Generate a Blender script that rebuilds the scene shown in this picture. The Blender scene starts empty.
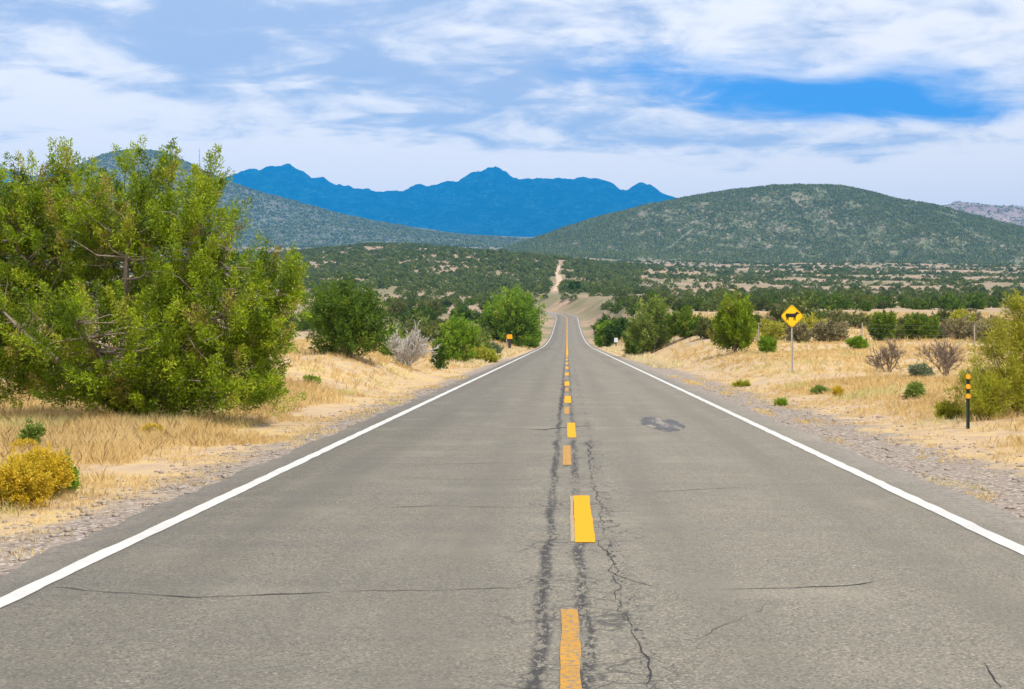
import bpy, math, random
import numpy as np

RNG = np.random.default_rng(11)
PI = math.pi
scene = bpy.context.scene
COL = scene.collection
EYE = 1.65            # camera height above the road, metres
F = 1450.0            # focal length in pixels of a 1024 px wide frame


# ------------------------------------------------------------------ helpers
def smooth(a, b, x):
    t = np.clip((np.asarray(x, float) - a) / (b - a), 0, 1)
    return t * t * (3 - 2 * t)


def _hash(ix, iy, seed):
    h = (ix.astype(np.int64) * 374761393 + iy.astype(np.int64) * 668265263 + seed * 974634777) & 0xFFFFFFFF
    h = ((h ^ (h >> 13)) * 1274126177) & 0xFFFFFFFF
    h = h ^ (h >> 16)
    return (h & 0xFFFFFF) / float(0xFFFFFF)


def vnoise(x, y, seed=0):
    x = np.asarray(x, float); y = np.asarray(y, float)
    ix = np.floor(x); iy = np.floor(y)
    fx = x - ix; fy = y - iy
    fx = fx * fx * (3 - 2 * fx); fy = fy * fy * (3 - 2 * fy)
    a = _hash(ix, iy, seed); b = _hash(ix + 1, iy, seed)
    c = _hash(ix, iy + 1, seed); d = _hash(ix + 1, iy + 1, seed)
    return (a * (1 - fx) + b * fx) * (1 - fy) + (c * (1 - fx) + d * fx) * fy


def fbm(x, y, seed=0, oct=4):
    s = 0; a = .5; t = 0
    for i in range(oct):
        s = s + a * vnoise(np.asarray(x) * 2 ** i, np.asarray(y) * 2 ** i, seed + i * 17); t += a; a *= .5
    return s / t


def mesh_np(name, verts, faces, mat=None, parent=None, tint=None, smooth_shade=False, loc=None):
    """verts (N,3); faces (M,k) all the same k."""
    verts = np.ascontiguousarray(verts, dtype=np.float32)
    faces = np.ascontiguousarray(faces, dtype=np.int32)
    me = bpy.data.meshes.new(name)
    k = faces.shape[1]
    me.vertices.add(len(verts)); me.vertices.foreach_set('co', verts.ravel())
    me.loops.add(faces.size); me.loops.foreach_set('vertex_index', faces.ravel())
    me.polygons.add(len(faces))
    me.polygons.foreach_set('loop_start', np.arange(0, faces.size, k, dtype=np.int32))
    me.polygons.foreach_set('loop_total', np.full(len(faces), k, dtype=np.int32))
    if smooth_shade:
        me.polygons.foreach_set('use_smooth', np.ones(len(faces), dtype=bool))
    me.update(calc_edges=True)
    if tint is not None:
        at = me.attributes.new('tint', 'FLOAT', 'POINT')
        at.data.foreach_set('value', np.ascontiguousarray(tint, dtype=np.float32))
    if mat:
        me.materials.append(mat)
    o = bpy.data.objects.new(name, me)
    COL.objects.link(o)
    if parent: o.parent = parent
    if loc is not None: o.location = loc
    return o


class MB:
    """collects boxes, tubes and polygons of one part"""
    def __init__(s): s.v = []; s.f = []
    def add(s, vs, fs):
        n = len(s.v); s.v += [tuple(v) for v in vs]; s.f += [tuple(i + n for i in f) for f in fs]
    def box(s, x0, x1, y0, y1, z0, z1):
        s.add([(x0, y0, z0), (x1, y0, z0), (x1, y1, z0), (x0, y1, z0), (x0, y0, z1), (x1, y0, z1), (x1, y1, z1), (x0, y1, z1)],
              [(0, 3, 2, 1), (4, 5, 6, 7), (0, 1, 5, 4), (1, 2, 6, 5), (2, 3, 7, 6), (3, 0, 4, 7)])
    def prism(s, poly, y0, y1):
        """polygon in xz, extruded along y"""
        n = len(poly)
        vs = [(p[0], y0, p[1]) for p in poly] + [(p[0], y1, p[1]) for p in poly]
        fs = [tuple(range(n)), tuple(range(2 * n - 1, n - 1, -1))]
        fs += [(i, i + n, (i + 1) % n + n, (i + 1) % n) for i in range(n)]
        s.add(vs, fs)
    def tube(s, pts, radii, sides=6, caps=True):
        pts = [np.array(p, float) for p in pts]; n0 = len(s.v)
        for i, p in enumerate(pts):
            d = pts[min(i + 1, len(pts) - 1)] - pts[max(i - 1, 0)]
            d = d / (np.linalg.norm(d) + 1e-9)
            a = np.cross(d, (0, 0, 1) if abs(d[2]) < .9 else (1, 0, 0)); a /= np.linalg.norm(a); b = np.cross(d, a)
            for k in range(sides):
                t = 2 * PI * k / sides
                s.v.append(tuple(p + radii[i] * (math.cos(t) * a + math.sin(t) * b)))
        for i in range(len(pts) - 1):
            for k in range(sides):
                k2 = (k + 1) % sides
                s.f.append((n0 + i * sides + k, n0 + i * sides + k2, n0 + (i + 1) * sides + k2, n0 + (i + 1) * sides + k))
        if caps:
            s.f.append(tuple(n0 + k for k in range(sides))[::-1])
            s.f.append(tuple(n0 + (len(pts) - 1) * sides + k for k in range(sides)))
    def build(s, name, mat, parent=None, sm=False, loc=None):
        me = bpy.data.meshes.new(name); me.from_pydata(s.v, [], s.f); me.materials.append(mat)
        if sm: me.polygons.foreach_set('use_smooth', np.ones(len(me.polygons), dtype=bool))
        me.update()
        o = bpy.data.objects.new(name, me); COL.objects.link(o)
        if parent: o.parent = parent
        if loc is not None: o.location = loc
        return o


def tag(o, label=None, cat=None, group=None, kind=None):
    if label: o['label'] = label
    if cat: o['category'] = cat
    if group: o['group'] = group
    if kind: o['kind'] = kind
    return o


def empty(name, loc, rz=0):
    o = bpy.data.objects.new(name, None); COL.objects.link(o)
    o.empty_display_size = .2; o.location = loc; o.rotation_euler = (0, 0, rz)
    return o


# ------------------------------------------------------------------ materials
class NT:
    def __init__(s, tree): s.t = tree; s.n = tree.nodes; s.l = tree.links
    def node(s, typ, **kw):
        n = s.n.new(typ)
        for k, v in kw.items(): setattr(n, k, v)
        return n
    def put(s, inp, v):
        if isinstance(v, bpy.types.NodeSocket): s.l.new(v, inp)
        else: inp.default_value = v
    def math(s, op, a, b=0.0, c=0.0, clamp=False):
        n = s.node('ShaderNodeMath', operation=op, use_clamp=clamp)
        s.put(n.inputs[0], a); s.put(n.inputs[1], b); s.put(n.inputs[2], c)
        return n.outputs[0]
    def ramp01(s, x, a, b):
        n = s.node('ShaderNodeMapRange', interpolation_type='SMOOTHSTEP')
        s.put(n.inputs[0], x); n.inputs[1].default_value = a; n.inputs[2].default_value = b
        return n.outputs[0]
    def mix(s, f, a, b, blend='MIX'):
        n = s.node('ShaderNodeMix', data_type='RGBA', blend_type=blend)
        s.put(n.inputs[0], f)
        for i, v in ((6, a), (7, b)):
            if not isinstance(v, bpy.types.NodeSocket) and len(v) == 3: v = (*v, 1)
            s.put(n.inputs[i], v)
        return n.outputs[2]
    def noise(s, vec, scale, detail=4, rough=.5, dist=0.0):
        n = s.node('ShaderNodeTexNoise'); n.inputs['Scale'].default_value = scale
        n.inputs['Detail'].default_value = detail; n.inputs['Roughness'].default_value = rough
        n.inputs['Distortion'].default_value = dist
        if vec is not None: s.l.new(vec, n.inputs['Vector'])
        return n.outputs['Fac']
    def voro(s, vec, scale, feature='F1', out='Distance'):
        n = s.node('ShaderNodeTexVoronoi', feature=feature); n.inputs['Scale'].default_value = scale
        if vec is not None: s.l.new(vec, n.inputs['Vector'])
        return n.outputs[out]
    def colramp(s, x, stops):
        n = s.node('ShaderNodeValToRGB'); cr = n.color_ramp
        while len(cr.elements) < len(stops): cr.elements.new(.5)
        for e, (p, c) in zip(cr.elements, stops):
            e.position = p; e.color = (*c, 1)
        s.put(n.inputs[0], x)
        return n.outputs[0]


def new_mat(name):
    m = bpy.data.materials.new(name); m.use_nodes = True
    nt = NT(m.node_tree); p = nt.n['Principled BSDF']
    p.inputs['Roughness'].default_value = .85
    p.inputs['Specular IOR Level'].default_value = .25
    return m, nt, p


def pos(nt):
    return nt.node('ShaderNodeNewGeometry').outputs['Position']


def plain_mat(name, col, rough=.6, metal=0.0, vary=.12, scale=9.0):
    m, nt, p = new_mat(name)
    n = nt.noise(nt.node('ShaderNodeTexCoord').outputs['Object'], scale, 5, .6)
    c = nt.mix(nt.math('MULTIPLY', n, vary * 4, clamp=True), col, tuple(x * .65 for x in col))
    nt.l.new(c, p.inputs['Base Color'])
    p.inputs['Roughness'].default_value = rough; p.inputs['Metallic'].default_value = metal
    return m


def leaf_mat(name, stops, trans=.3, rough=.55):
    m, nt, p = new_mat(name)
    at = nt.node('ShaderNodeAttribute', attribute_name='tint').outputs['Fac']
    c = nt.colramp(at, stops)
    nt.l.new(c, p.inputs['Base Color']); p.inputs['Roughness'].default_value = rough
    tr = nt.node('ShaderNodeBsdfTranslucent'); nt.l.new(c, tr.inputs['Color'])
    ms = nt.node('ShaderNodeMixShader'); ms.inputs[0].default_value = trans
    nt.l.new(p.outputs[0], ms.inputs[1]); nt.l.new(tr.outputs[0], ms.inputs[2])
    nt.l.new(ms.outputs[0], nt.n['Material Output'].inputs['Surface'])
    return m


M = {}
M['juniper'] = leaf_mat('juniper_leaf', [(0, (.060, .108, .004)), (.4, (.180, .270, .007)), (.72, (.305, .405, .012)), (.9, (.36, .36, .04)), (1, (.27, .19, .08))], .33)
M['dark_juniper'] = leaf_mat('dark_juniper_leaf', [(0, (.030, .068, .008)), (.5, (.072, .140, .010)), (.85, (.135, .215, .014)), (1, (.20, .23, .02))], .35)
M['lime'] = leaf_mat('lime_leaf', [(0, (.085, .170, .008)), (.5, (.180, .310, .016)), (.85, (.26, .37, .03)), (1, (.32, .36, .06))], .42)
M['pale_green'] = leaf_mat('pale_green_leaf', [(0, (.090, .150, .020)), (.5, (.19, .27, .04)), (1, (.32, .36, .10))], .42)
M['tamarisk'] = leaf_mat('feathery_leaf', [(0, (.17, .19, .010)), (.5, (.32, .33, .02)), (1, (.48, .44, .06))], .42)
M['olive'] = leaf_mat('olive_leaf', [(0, (.035, .058, .014)), (.5, (.075, .105, .024)), (1, (.15, .155, .04))], .3)
M['sage'] = leaf_mat('sage_leaf', [(0, (.080, .115, .060)), (.5, (.15, .195, .105)), (1, (.25, .27, .14))], .3)
M['grey_scrub'] = leaf_mat('grey_scrub_twig', [(0, (.11, .105, .045)), (.5, (.21, .185, .085)), (1, (.32, .27, .13))], .15)
M['gold'] = leaf_mat('gold_bloom', [(0, (.26, .21, .012)), (.4, (.50, .36, .018)), (.8, (.66, .46, .03)), (1, (.70, .56, .10))], .35)
M['straw'] = leaf_mat('straw_blade', [(0, (.42, .29, .12)), (.4, (.68, .49, .21)), (.75, (.78, .60, .30)), (.92, (.80, .67, .44)), (1, (.48, .48, .12))], .42, .7)
M['far_green'] = leaf_mat('far_shrub_leaf', [(0, (.050, .078, .016)), (.5, (.105, .145, .030)), (.85, (.165, .20, .042)), (1, (.24, .24, .07))], .25)
M['hill_green'] = leaf_mat('hillside_leaf', [(0, (.090, .115, .024)), (.5, (.175, .200, .046)), (.85, (.25, .26, .07)), (1, (.33, .28, .11))], .25)
M['bark'] = plain_mat('bark', (.23, .19, .16), .95, 0, .2, 14)
M['grey_bark'] = plain_mat('grey_bark', (.46, .43, .39), .95, 0, .15, 12)
M['brown_bark'] = plain_mat('brown_bark', (.22, .17, .13), .95, 0, .2, 12)
M['sign_yellow'] = plain_mat('sign_yellow', (.80, .46, .004), .45, 0, .05, 3)
M['black'] = plain_mat('black_paint', (.012, .012, .012), .5, 0, .05)
M['orange'] = plain_mat('orange_reflector', (.85, .33, .01), .35, 0, .05)
M['steel'] = plain_mat('galvanised_steel', (.42, .42, .43), .5, .4, .1, 20)
M['green_steel'] = plain_mat('dark_green_post_paint', (.018, .035, .026), .55, 0, .1)
M['dark_post'] = plain_mat('dark_post_paint', (.035, .028, .03), .7, 0, .1)
M['pale_panel'] = plain_mat('pale_panel', (.55, .62, .72), .4, 0, .06)
M['wood'] = plain_mat('grey_wood', (.38, .33, .29), .9, 0, .2, 20)
M['stone'] = plain_mat('stone', (.32, .265, .215), .95, 0, .25, 6)


# ------------------------------------------------------------------ terrain
def table(pts):
    xs = np.array([p[0] for p in pts], float); ys = np.array([p[1] for p in pts], float)
    def f(x):
        # smooth (monotone cubic-like) interpolation of a profile
        x = np.asarray(x, float)
        d = np.diff(ys) / np.diff(xs)
        m = np.concatenate([[d[0]], np.where(d[:-1] * d[1:] > 0, 2 * d[:-1] * d[1:] / (d[:-1] + d[1:] + 1e-12), 0), [d[-1]]])
        i = np.clip(np.searchsorted(xs, x, side='right') - 1, 0, len(xs) - 2)
        h = xs[i + 1] - xs[i]; t = np.clip((x - xs[i]) / h, 0, 1)
        return ((2 * t ** 3 - 3 * t ** 2 + 1) * ys[i] + (t ** 3 - 2 * t ** 2 + t) * h * m[i]
                + (-2 * t ** 3 + 3 * t ** 2) * ys[i + 1] + (t ** 3 - t ** 2) * h * m[i + 1])
    return f


ROAD_Z = table([(-400, 0), (0, 0), (170, 0), (210, .06), (254, .38), (317, 1.45), (406, 4.3), (441, 5.8), (480, 7.6), (530, 10.0), (560, 11.2), (600, 13.5), (650, 18), (800, 28),
                (1000, 41), (1500, 69), (2300, 119), (3000, 165), (4500, 290), (9000, 600), (21000, 1100)])
LEFT_Z = table([(-400, -.3), (0, -.05), (31, 0), (42, .55), (52, 1.05), (64, .75), (90, .55), (130, .75), (180, 1.2), (250, 3.0), (320, 5.6), (400, 9.0), (530, 15), (700, 25),
                (1000, 44), (1500, 72), (2500, 135), (3500, 210), (4500, 298), (6000, 400), (9000, 600), (21000, 1100)])
RIGHT_Z = table([(-400, -.3), (0, 0), (20, .12), (50, .36), (78, .80), (90, 1.1), (150, 2.8), (250, 6.2), (400, 10.8), (600, 19), (800, 28),
                 (1500, 68), (2300, 119), (3000, 155), (5000, 260), (9000, 560), (21000, 1100)])


def road_c(Y):
    return -0.0022 * np.clip(np.asarray(Y, float) - 480, 0, None) ** 2


def ground_z(X, Y):
    X = np.asarray(X, float); Y = np.asarray(Y, float)
    dx = X - road_c(np.minimum(Y, 620))
    zr = ROAD_Z(Y)
    side = np.where(dx < 0, LEFT_Z(Y), RIGHT_Z(Y))
    w0 = np.where(dx < 0, 4.9, 5.2)
    w1 = np.where(dx < 0, 8.6, 9.5) + .02 * np.clip(Y - 60, 0, 400)
    far = np.clip((Y - 560) / 500, 0, 1)
    w1 = w1 * (1 - far) + far * (.12 * Y)
    w0 = w0 * (1 - far)
    k = smooth(0, 1, (np.abs(dx) - w0) / np.maximum(w1 - w0, .1))
    z = zr * (1 - k) + side * k
    # low wooded rise left of the road, a kilometre and a half out
    z = z + 23 * np.exp(-((X + 175) / 190) ** 2 - ((Y - 1500) / 380) ** 2)
    z = z + 9 * np.exp(-((X + 40) / 90) ** 2 - ((Y - 1150) / 160) ** 2)
    # unevenness away from the road
    off = smooth(4.6, 9, np.abs(dx))
    z = z + off * ((fbm(X * .45, Y * .45, 3, 3) - .5) * .22 + (fbm(X * .09, Y * .09, 5, 3) - .5) * .7 * smooth(25, 120, Y)
                   + (fbm(X * .012, Y * .012, 8, 3) - .5) * 7 * smooth(250, 900, Y) + (fbm(X * .003, Y * .003, 9, 3) - .5) * 26 * smooth(700, 2500, Y))
    # shoulder falls off a little, and the ground dips under the asphalt
    z = z - .05 * smooth(3.9, 5.2, np.abs(dx)) * (1 - off)
    z = z - np.where((np.abs(dx) < 3.9) & (Y < 600), .09, 0)
    return z


def px(x, Y):
    return (x - 567.0) / F * Y


def spot(x, Y):
    X = px(x, Y)
    return np.array((X, Y, float(ground_z(X, Y))))


def soil_mat():
    m, nt, p = new_mat('dry_ground')
    P = pos(nt)
    sx = nt.node('ShaderNodeSeparateXYZ'); nt.l.new(P, sx.inputs[0]); X, Y = sx.outputs[0], sx.outputs[1]
    absx = nt.math('ABSOLUTE', X)
    fine = nt.noise(P, 38, 3, .7); mid = nt.noise(P, 2.2, 5, .6); big = nt.noise(P, .22, 4, .6); huge = nt.noise(P, .02, 4, .65)
    stone = nt.voro(P, 26, 'F1', 'Color')
    sv = nt.node('ShaderNodeSeparateColor'); nt.l.new(stone, sv.inputs[0])
    gravel = nt.mix(fine, (.175, .143, .115), (.30, .25, .205))
    gravel = nt.mix(nt.ramp01(sv.outputs[0], .72, .95), gravel, (.11, .09, .085))
    gravel = nt.mix(nt.ramp01(sv.outputs[1], .80, .97), gravel, (.42, .37, .33))
    soil = nt.mix(nt.ramp01(mid, .3, .7), (.37, .27, .175), (.46, .35, .245))
    soil = nt.mix(nt.math('MULTIPLY', nt.ramp01(fine, .4, .75), .55), soil, (.25, .165, .09))
    straw = nt.mix(fine, (.36, .245, .10), (.56, .42, .20))
    soil = nt.mix(nt.ramp01(nt.math('ADD', mid, nt.math('MULTIPLY', big, .8)), .80, 1.08), soil, straw)
    # far plain: paler pinkish earth with darker scrub litter
    farsoil = nt.mix(nt.ramp01(big, .35, .65), (.235, .175, .115), (.33, .24, .165))
    farsoil = nt.mix(nt.ramp01(huge, .45, .62), farsoil, (.17, .155, .085))
    soil = nt.mix(nt.ramp01(Y, 110, 330), soil, farsoil)
    # gravel shoulder
    edge = nt.math('ADD', absx, nt.math('MULTIPLY', nt.math('SUBTRACT', nt.noise(P, .9, 4, .65), .5), 2.3))
    right = nt.math('GREATER_THAN', X, 0.0)
    lim = nt.math('ADD', 4.55, nt.math('MULTIPLY', right, .95))
    g = nt.ramp01(nt.math('SUBTRACT', edge, lim), -.25, .35)
    near = nt.ramp01(Y, 130, 90)
    c = nt.mix(nt.math('MAXIMUM', g, nt.math('SUBTRACT', 1, near)), gravel, soil)
    # dirt track climbing the plain straight beyond the bend
    tx = nt.math('ABSOLUTE', nt.math('ADD', nt.math('ADD', X, 5.5), nt.math('MULTIPLY', nt.math('SUBTRACT', nt.noise(P, .01, 1), .5), 8)))
    track = nt.math('MULTIPLY', nt.ramp01(tx, 2.4, 1.2), nt.ramp01(Y, 640, 680))
    track = nt.math('MULTIPLY', track, nt.ramp01(Y, 1150, 1050))
    c = nt.mix(track, c, (.44, .32, .235))
    nt.l.new(c, p.inputs['Base Color'])
    bp = nt.node('ShaderNodeBump'); bp.inputs['Strength'].default_value = .6; bp.inputs['Distance'].default_value = .03
    nt.l.new(nt.math('ADD', fine, nt.math('MULTIPLY', mid, 1.5)), bp.inputs['Height']); nt.l.new(bp.outputs[0], p.inputs['Normal'])
    p.inputs['Roughness'].default_value = .95; p.inputs['Specular IOR Level'].default_value = .1
    return m


def grid_obj(name, xs, ys, zf, mat, jitter=0.0):
    Xg, Yg = np.meshgrid(xs, ys)
    Zg = zf(Xg, Yg)
    v = np.stack([Xg, Yg, Zg], -1).reshape(-1, 3)
    nx, ny = len(xs), len(ys)
    i = (np.arange(ny - 1)[:, None] * nx + np.arange(nx - 1)[None, :]).ravel()
    f = np.stack([i, i + 1, i + nx + 1, i + nx], 1)
    return mesh_np(name, v, f, mat, smooth_shade=True)


k = math.asinh(20000 / 4.0) / 190
xs_pos = 4.0 * np.sinh(k * np.arange(0, 191))
xs = np.concatenate([-xs_pos[:0:-1], xs_pos])
xs = np.unique(np.concatenate([xs, [-3.9001, -3.8999, 3.8999, 3.9001]]))
k = math.asinh(20000 / 12.0) / 330
ys = np.concatenate([[-300, -150, -80, -40, -20, -10, -5, -2], 12 * np.sinh(k * np.arange(0, 331))])
ground = grid_obj('ground', xs, ys, ground_z, soil_mat())
tag(ground, 'dry tan ground with gravel shoulders rising to a scrubby plain', 'ground', kind='structure')


# ------------------------------------------------------------------ road
def asphalt_mat():
    m, nt, p = new_mat('old_asphalt')
    P = pos(nt)
    sx = nt.node('ShaderNodeSeparateXYZ'); nt.l.new(P, sx.inputs[0]); X, Y = sx.outputs[0], sx.outputs[1]
    # aggregate
    agg = nt.voro(P, 80, 'F1', 'Color'); ac = nt.node('ShaderNodeSeparateColor'); nt.l.new(agg, ac.inputs[0])
    fine = nt.noise(P, 130, 3, .7)
    mid = nt.noise(P, 9, 5, .65)
    big = nt.noise(P, .6, 4, .6)
    mp = nt.node('ShaderNodeMapping'); mp.inputs['Scale'].default_value = (1.3, .05, 1); nt.l.new(P, mp.inputs['Vector'])
    streak = nt.noise(mp.outputs[0], 1.0, 4, .6)
    c = nt.mix(ac.outputs[0], (.128, .116, .089), (.222, .201, .156))
    c = nt.mix(nt.ramp01(ac.outputs[1], .80, .95), c, (.32, .27, .205))
    c = nt.mix(nt.ramp01(ac.outputs[2], .80, .95), c, (.080, .074, .064))
    c = nt.mix(nt.math('MULTIPLY', fine, .35), c, (.09, .085, .076))
    c = nt.mix(nt.math('MULTIPLY', nt.ramp01(mid, .45, .75), .30), c, (.09, .085, .078))
    c = nt.mix(nt.math('MULTIPLY', nt.ramp01(big, .48, .72), .40), c, (.245, .222, .175))
    c = nt.mix(nt.math('MULTIPLY', nt.ramp01(streak, .45, .68), .42), c, (.115, .105, .086))
    track = nt.math('ABSOLUTE', nt.math('SUBTRACT', nt.math('ABSOLUTE', nt.math('SUBTRACT', nt.math('ABSOLUTE', X), 1.75)), .85))
    c = nt.mix(nt.math('MULTIPLY', nt.math('MULTIPLY', nt.ramp01(track, .42, .05), nt.ramp01(big, .25, .6)), .38), c, (.115, .104, .083))
    # crumbling joint down the middle: warped narrow cells read as broken seams
    def joint(cx, half, dens, lo, hi):
        d = nt.math('ABSOLUTE', nt.math('SUBTRACT', nt.math('ADD', X, nt.math('MULTIPLY', nt.math('SUBTRACT', nt.noise(P, .7, 3), .5), .16)), cx))
        band = nt.ramp01(d, half, half * .2)
        mp2 = nt.node('ShaderNodeMapping'); mp2.inputs['Scale'].default_value = (1, .30, 1); nt.l.new(P, mp2.inputs['Vector'])
        n = nt.noise(mp2.outputs[0], dens, 5, .75)
        return nt.math('MULTIPLY', band, nt.ramp01(nt.math('ADD', n, nt.math('MULTIPLY', nt.noise(P, .35, 2), .35)), lo, hi))
    j = nt.math('MAXIMUM', joint(-.15, .065, 24, .605, .69), joint(.10, .065, 26, .64, .72))
    j = nt.math('MAXIMUM', j, joint(.38, .10, 22, .72, .80))
    c = nt.mix(nt.math('MULTIPLY', j, .88), c, (.036, .035, .038))
    j = nt.math('MULTIPLY', j, nt.ramp01(nt.math('ADD', nt.math('MULTIPLY', nt.noise(P, 48, 4, .8), .7), nt.math('MULTIPLY', nt.noise(P, 7, 3, .6), .4)), .46, .60))
    # alligator cracking either side of the joint
    wob = nt.node('ShaderNodeVectorMath', operation='MULTIPLY_ADD')
    nz = nt.node('ShaderNodeTexNoise'); nz.inputs['Scale'].default_value = 3; nt.l.new(P, nz.inputs['Vector'])
    nt.l.new(nz.outputs['Color'], wob.inputs[0]); wob.inputs[1].default_value = (.35, .35, 0); nt.l.new(P, wob.inputs[2])
    ve = nt.voro(wob.outputs[0], 4.2, 'DISTANCE_TO_EDGE')
    alli = nt.math('MULTIPLY', nt.ramp01(ve, .05, .012), nt.ramp01(nt.math('ABSOLUTE', nt.math('SUBTRACT', X, .1)), .75, .25))
    alli = nt.math('MULTIPLY', alli, nt.ramp01(nt.noise(P, 1.1, 3), .43, .56))
    c = nt.mix(nt.math('MULTIPLY', alli, .6), c, (.035, .034, .034))
    # sun-bleached, dusty distance and pale wheel paths are worn stone, pebbles of dust near the edges
    dust = nt.math('MULTIPLY', nt.ramp01(nt.math('ABSOLUTE', X), 3.45, 4.1), .45)
    c = nt.mix(nt.math('MULTIPLY', dust, nt.ramp01(mid, .35, .65)), c, (.36, .31, .28))
    nt.l.new(c, p.inputs['Base Color'])
    p.inputs['Roughness'].default_value = .82; p.inputs['Specular IOR Level'].default_value = .3
    bp = nt.node('ShaderNodeBump'); bp.inputs['Strength'].default_value = .55; bp.inputs['Distance'].default_value = .006
    h = nt.math('SUBTRACT', nt.math('ADD', ac.outputs[0], fine), nt.math('MULTIPLY', j, 2))
    nt.l.new(h, bp.inputs['Height']); nt.l.new(bp.outputs[0], p.inputs['Normal'])
    return m


def strip(name, ylist, xl, xr, lift, mat, parent=None, skirt=0.0, tint=None):
    """ribbon along the road between offsets xl(Y), xr(Y) from the road axis"""
    ylist = np.asarray(ylist, float); c = road_c(ylist); z = ROAD_Z(ylist) + lift
    L = np.stack([c + xl, ylist, z], 1); R = np.stack([c + xr, ylist, z], 1)
    n = len(ylist)
    if skirt:
        cols = [np.stack([L[:, 0] - .05, L[:, 1], L[:, 2] - skirt], 1), L, R, np.stack([R[:, 0] + .05, R[:, 1], R[:, 2] - skirt], 1)]
    else:
        cols = [L, R]
    v = np.concatenate(cols); f = []
    for a in range(len(cols) - 1):
        i = np.arange(n - 1)
        f.append(np.stack([a * n + i, (a + 1) * n + i, (a + 1) * n + i + 1, a * n + i + 1], 1))
    return mesh_np(name, v, np.concatenate(f), mat, parent)


yr = np.concatenate([np.arange(-14, 60, .12), np.arange(60, 200, .5), np.arange(200, 601, 2.0)])
edgeL = -3.97 + (fbm(yr * 1.1, yr * 0 + 3, 21, 5) - .5) * .34
edgeR = 4.10 + (fbm(yr * 1.1, yr * 0 + 9, 31, 5) - .5) * .26
road = strip('road', yr, edgeL, edgeR, 0.0, asphalt_mat(), skirt=.12)
tag(road, 'straight grey two lane asphalt road running into a dip', 'road', kind='structure')


def paint_mat(name, col, wear, edge_dirt=.2, under=(.15, .14, .125)):
    m, nt, p = new_mat(name)
    P = pos(nt)
    n = nt.noise(P, 28, 6, .75); n2 = nt.noise(P, 2.2, 4, .6); f = nt.noise(P, 110, 3, .7)
    c = nt.mix(nt.math('MULTIPLY', nt.ramp01(n2, .35, .75), edge_dirt), col, tuple(x * .6 for x in col))
    k_ = nt.ramp01(nt.math('ADD', nt.math('MULTIPLY', n, .75), nt.math('MULTIPLY', f, .35)), wear, wear + .10)
    c = nt.mix(k_, c, under)
    nt.l.new(c, p.inputs['Base Color']); p.inputs['Roughness'].default_value = .7; p.inputs['Specular IOR Level'].default_value = .1
    return m


M['white_paint'] = paint_mat('white_paint', (.475, .465, .445), .63, .35)
M['yellow_paint'] = paint_mat('yellow_paint', (.58, .275, .004), .635, .08)
M['old_yellow'] = paint_mat('worn_yellow_paint', (.42, .215, .030), .535, .3)
M['buff'] = paint_mat('buff_paint', (.30, .24, .155), .60, .2)
yl = np.concatenate([np.arange(-14, 80, .15), np.arange(80, 200, .6), np.arange(200, 560, 2.0)])
for sgn in (-1, 1):
    jl = (fbm(yl * 2.5, yl * 0 + 5 * sgn, 40, 3) - .5) * .03; jr = (fbm(yl * 2.5, yl * 0 + 9 * sgn, 44, 3) - .5) * .03
    strip('edge_line', yl, sgn * 3.5 - .074 + jl, sgn * 3.5 + .074 + jr, .005, M['white_paint'], road)


def dash(y0, y1, x0, x1, mat, name='centre_dash', lift=.006):
    yy = np.linspace(y0, y1, max(3, int((y1 - y0) / .12)))
    a = (fbm(yy * 4, yy * 0 + y0, 50, 3) - .5) * .02; b = (fbm(yy * 4, yy * 0 + y0 + 7, 51, 3) - .5) * .02
    return strip(name, yy, x0 + a, x1 + b, lift, mat, road)


for y0, y1, x0, x1 in [(11.56, 14.95, .065, .228), (23.5, 27.5, .005, .150), (35.7, 39.8, -.065, .105), (48, 52.5, -.085, .085),
                       (60.5, 65, -.09, .08), (73, 77.5, -.09, .08), (85.5, 90, -.09, .08), (98, 103, -.09, .08), (111, 116, -.09, .08)]:
    dash(y0, y1, x0, x1, M['yellow_paint'])
dash(11.6, 14.9, .030, .063, M['buff'])
o = dash(4.6, 8.73, -.035, .068, M['old_yellow']); o['label'] = 'worn faded yellow centre dash'
o = dash(18.5, 21.8, -.058, .055, M['old_yellow']); o['label'] = 'faded orange yellow centre dash'
dash(30.6, 33.6, -.06, .05, M['old_yellow']); dash(43, 46, -.06, .05, M['old_yellow'])
yy = np.concatenate([np.arange(122, 200, 1.0), np.arange(200, 556, 2.0)])
strip('centre_line', yy, -.10, .10, .006, M['yellow_paint'], road)


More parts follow.
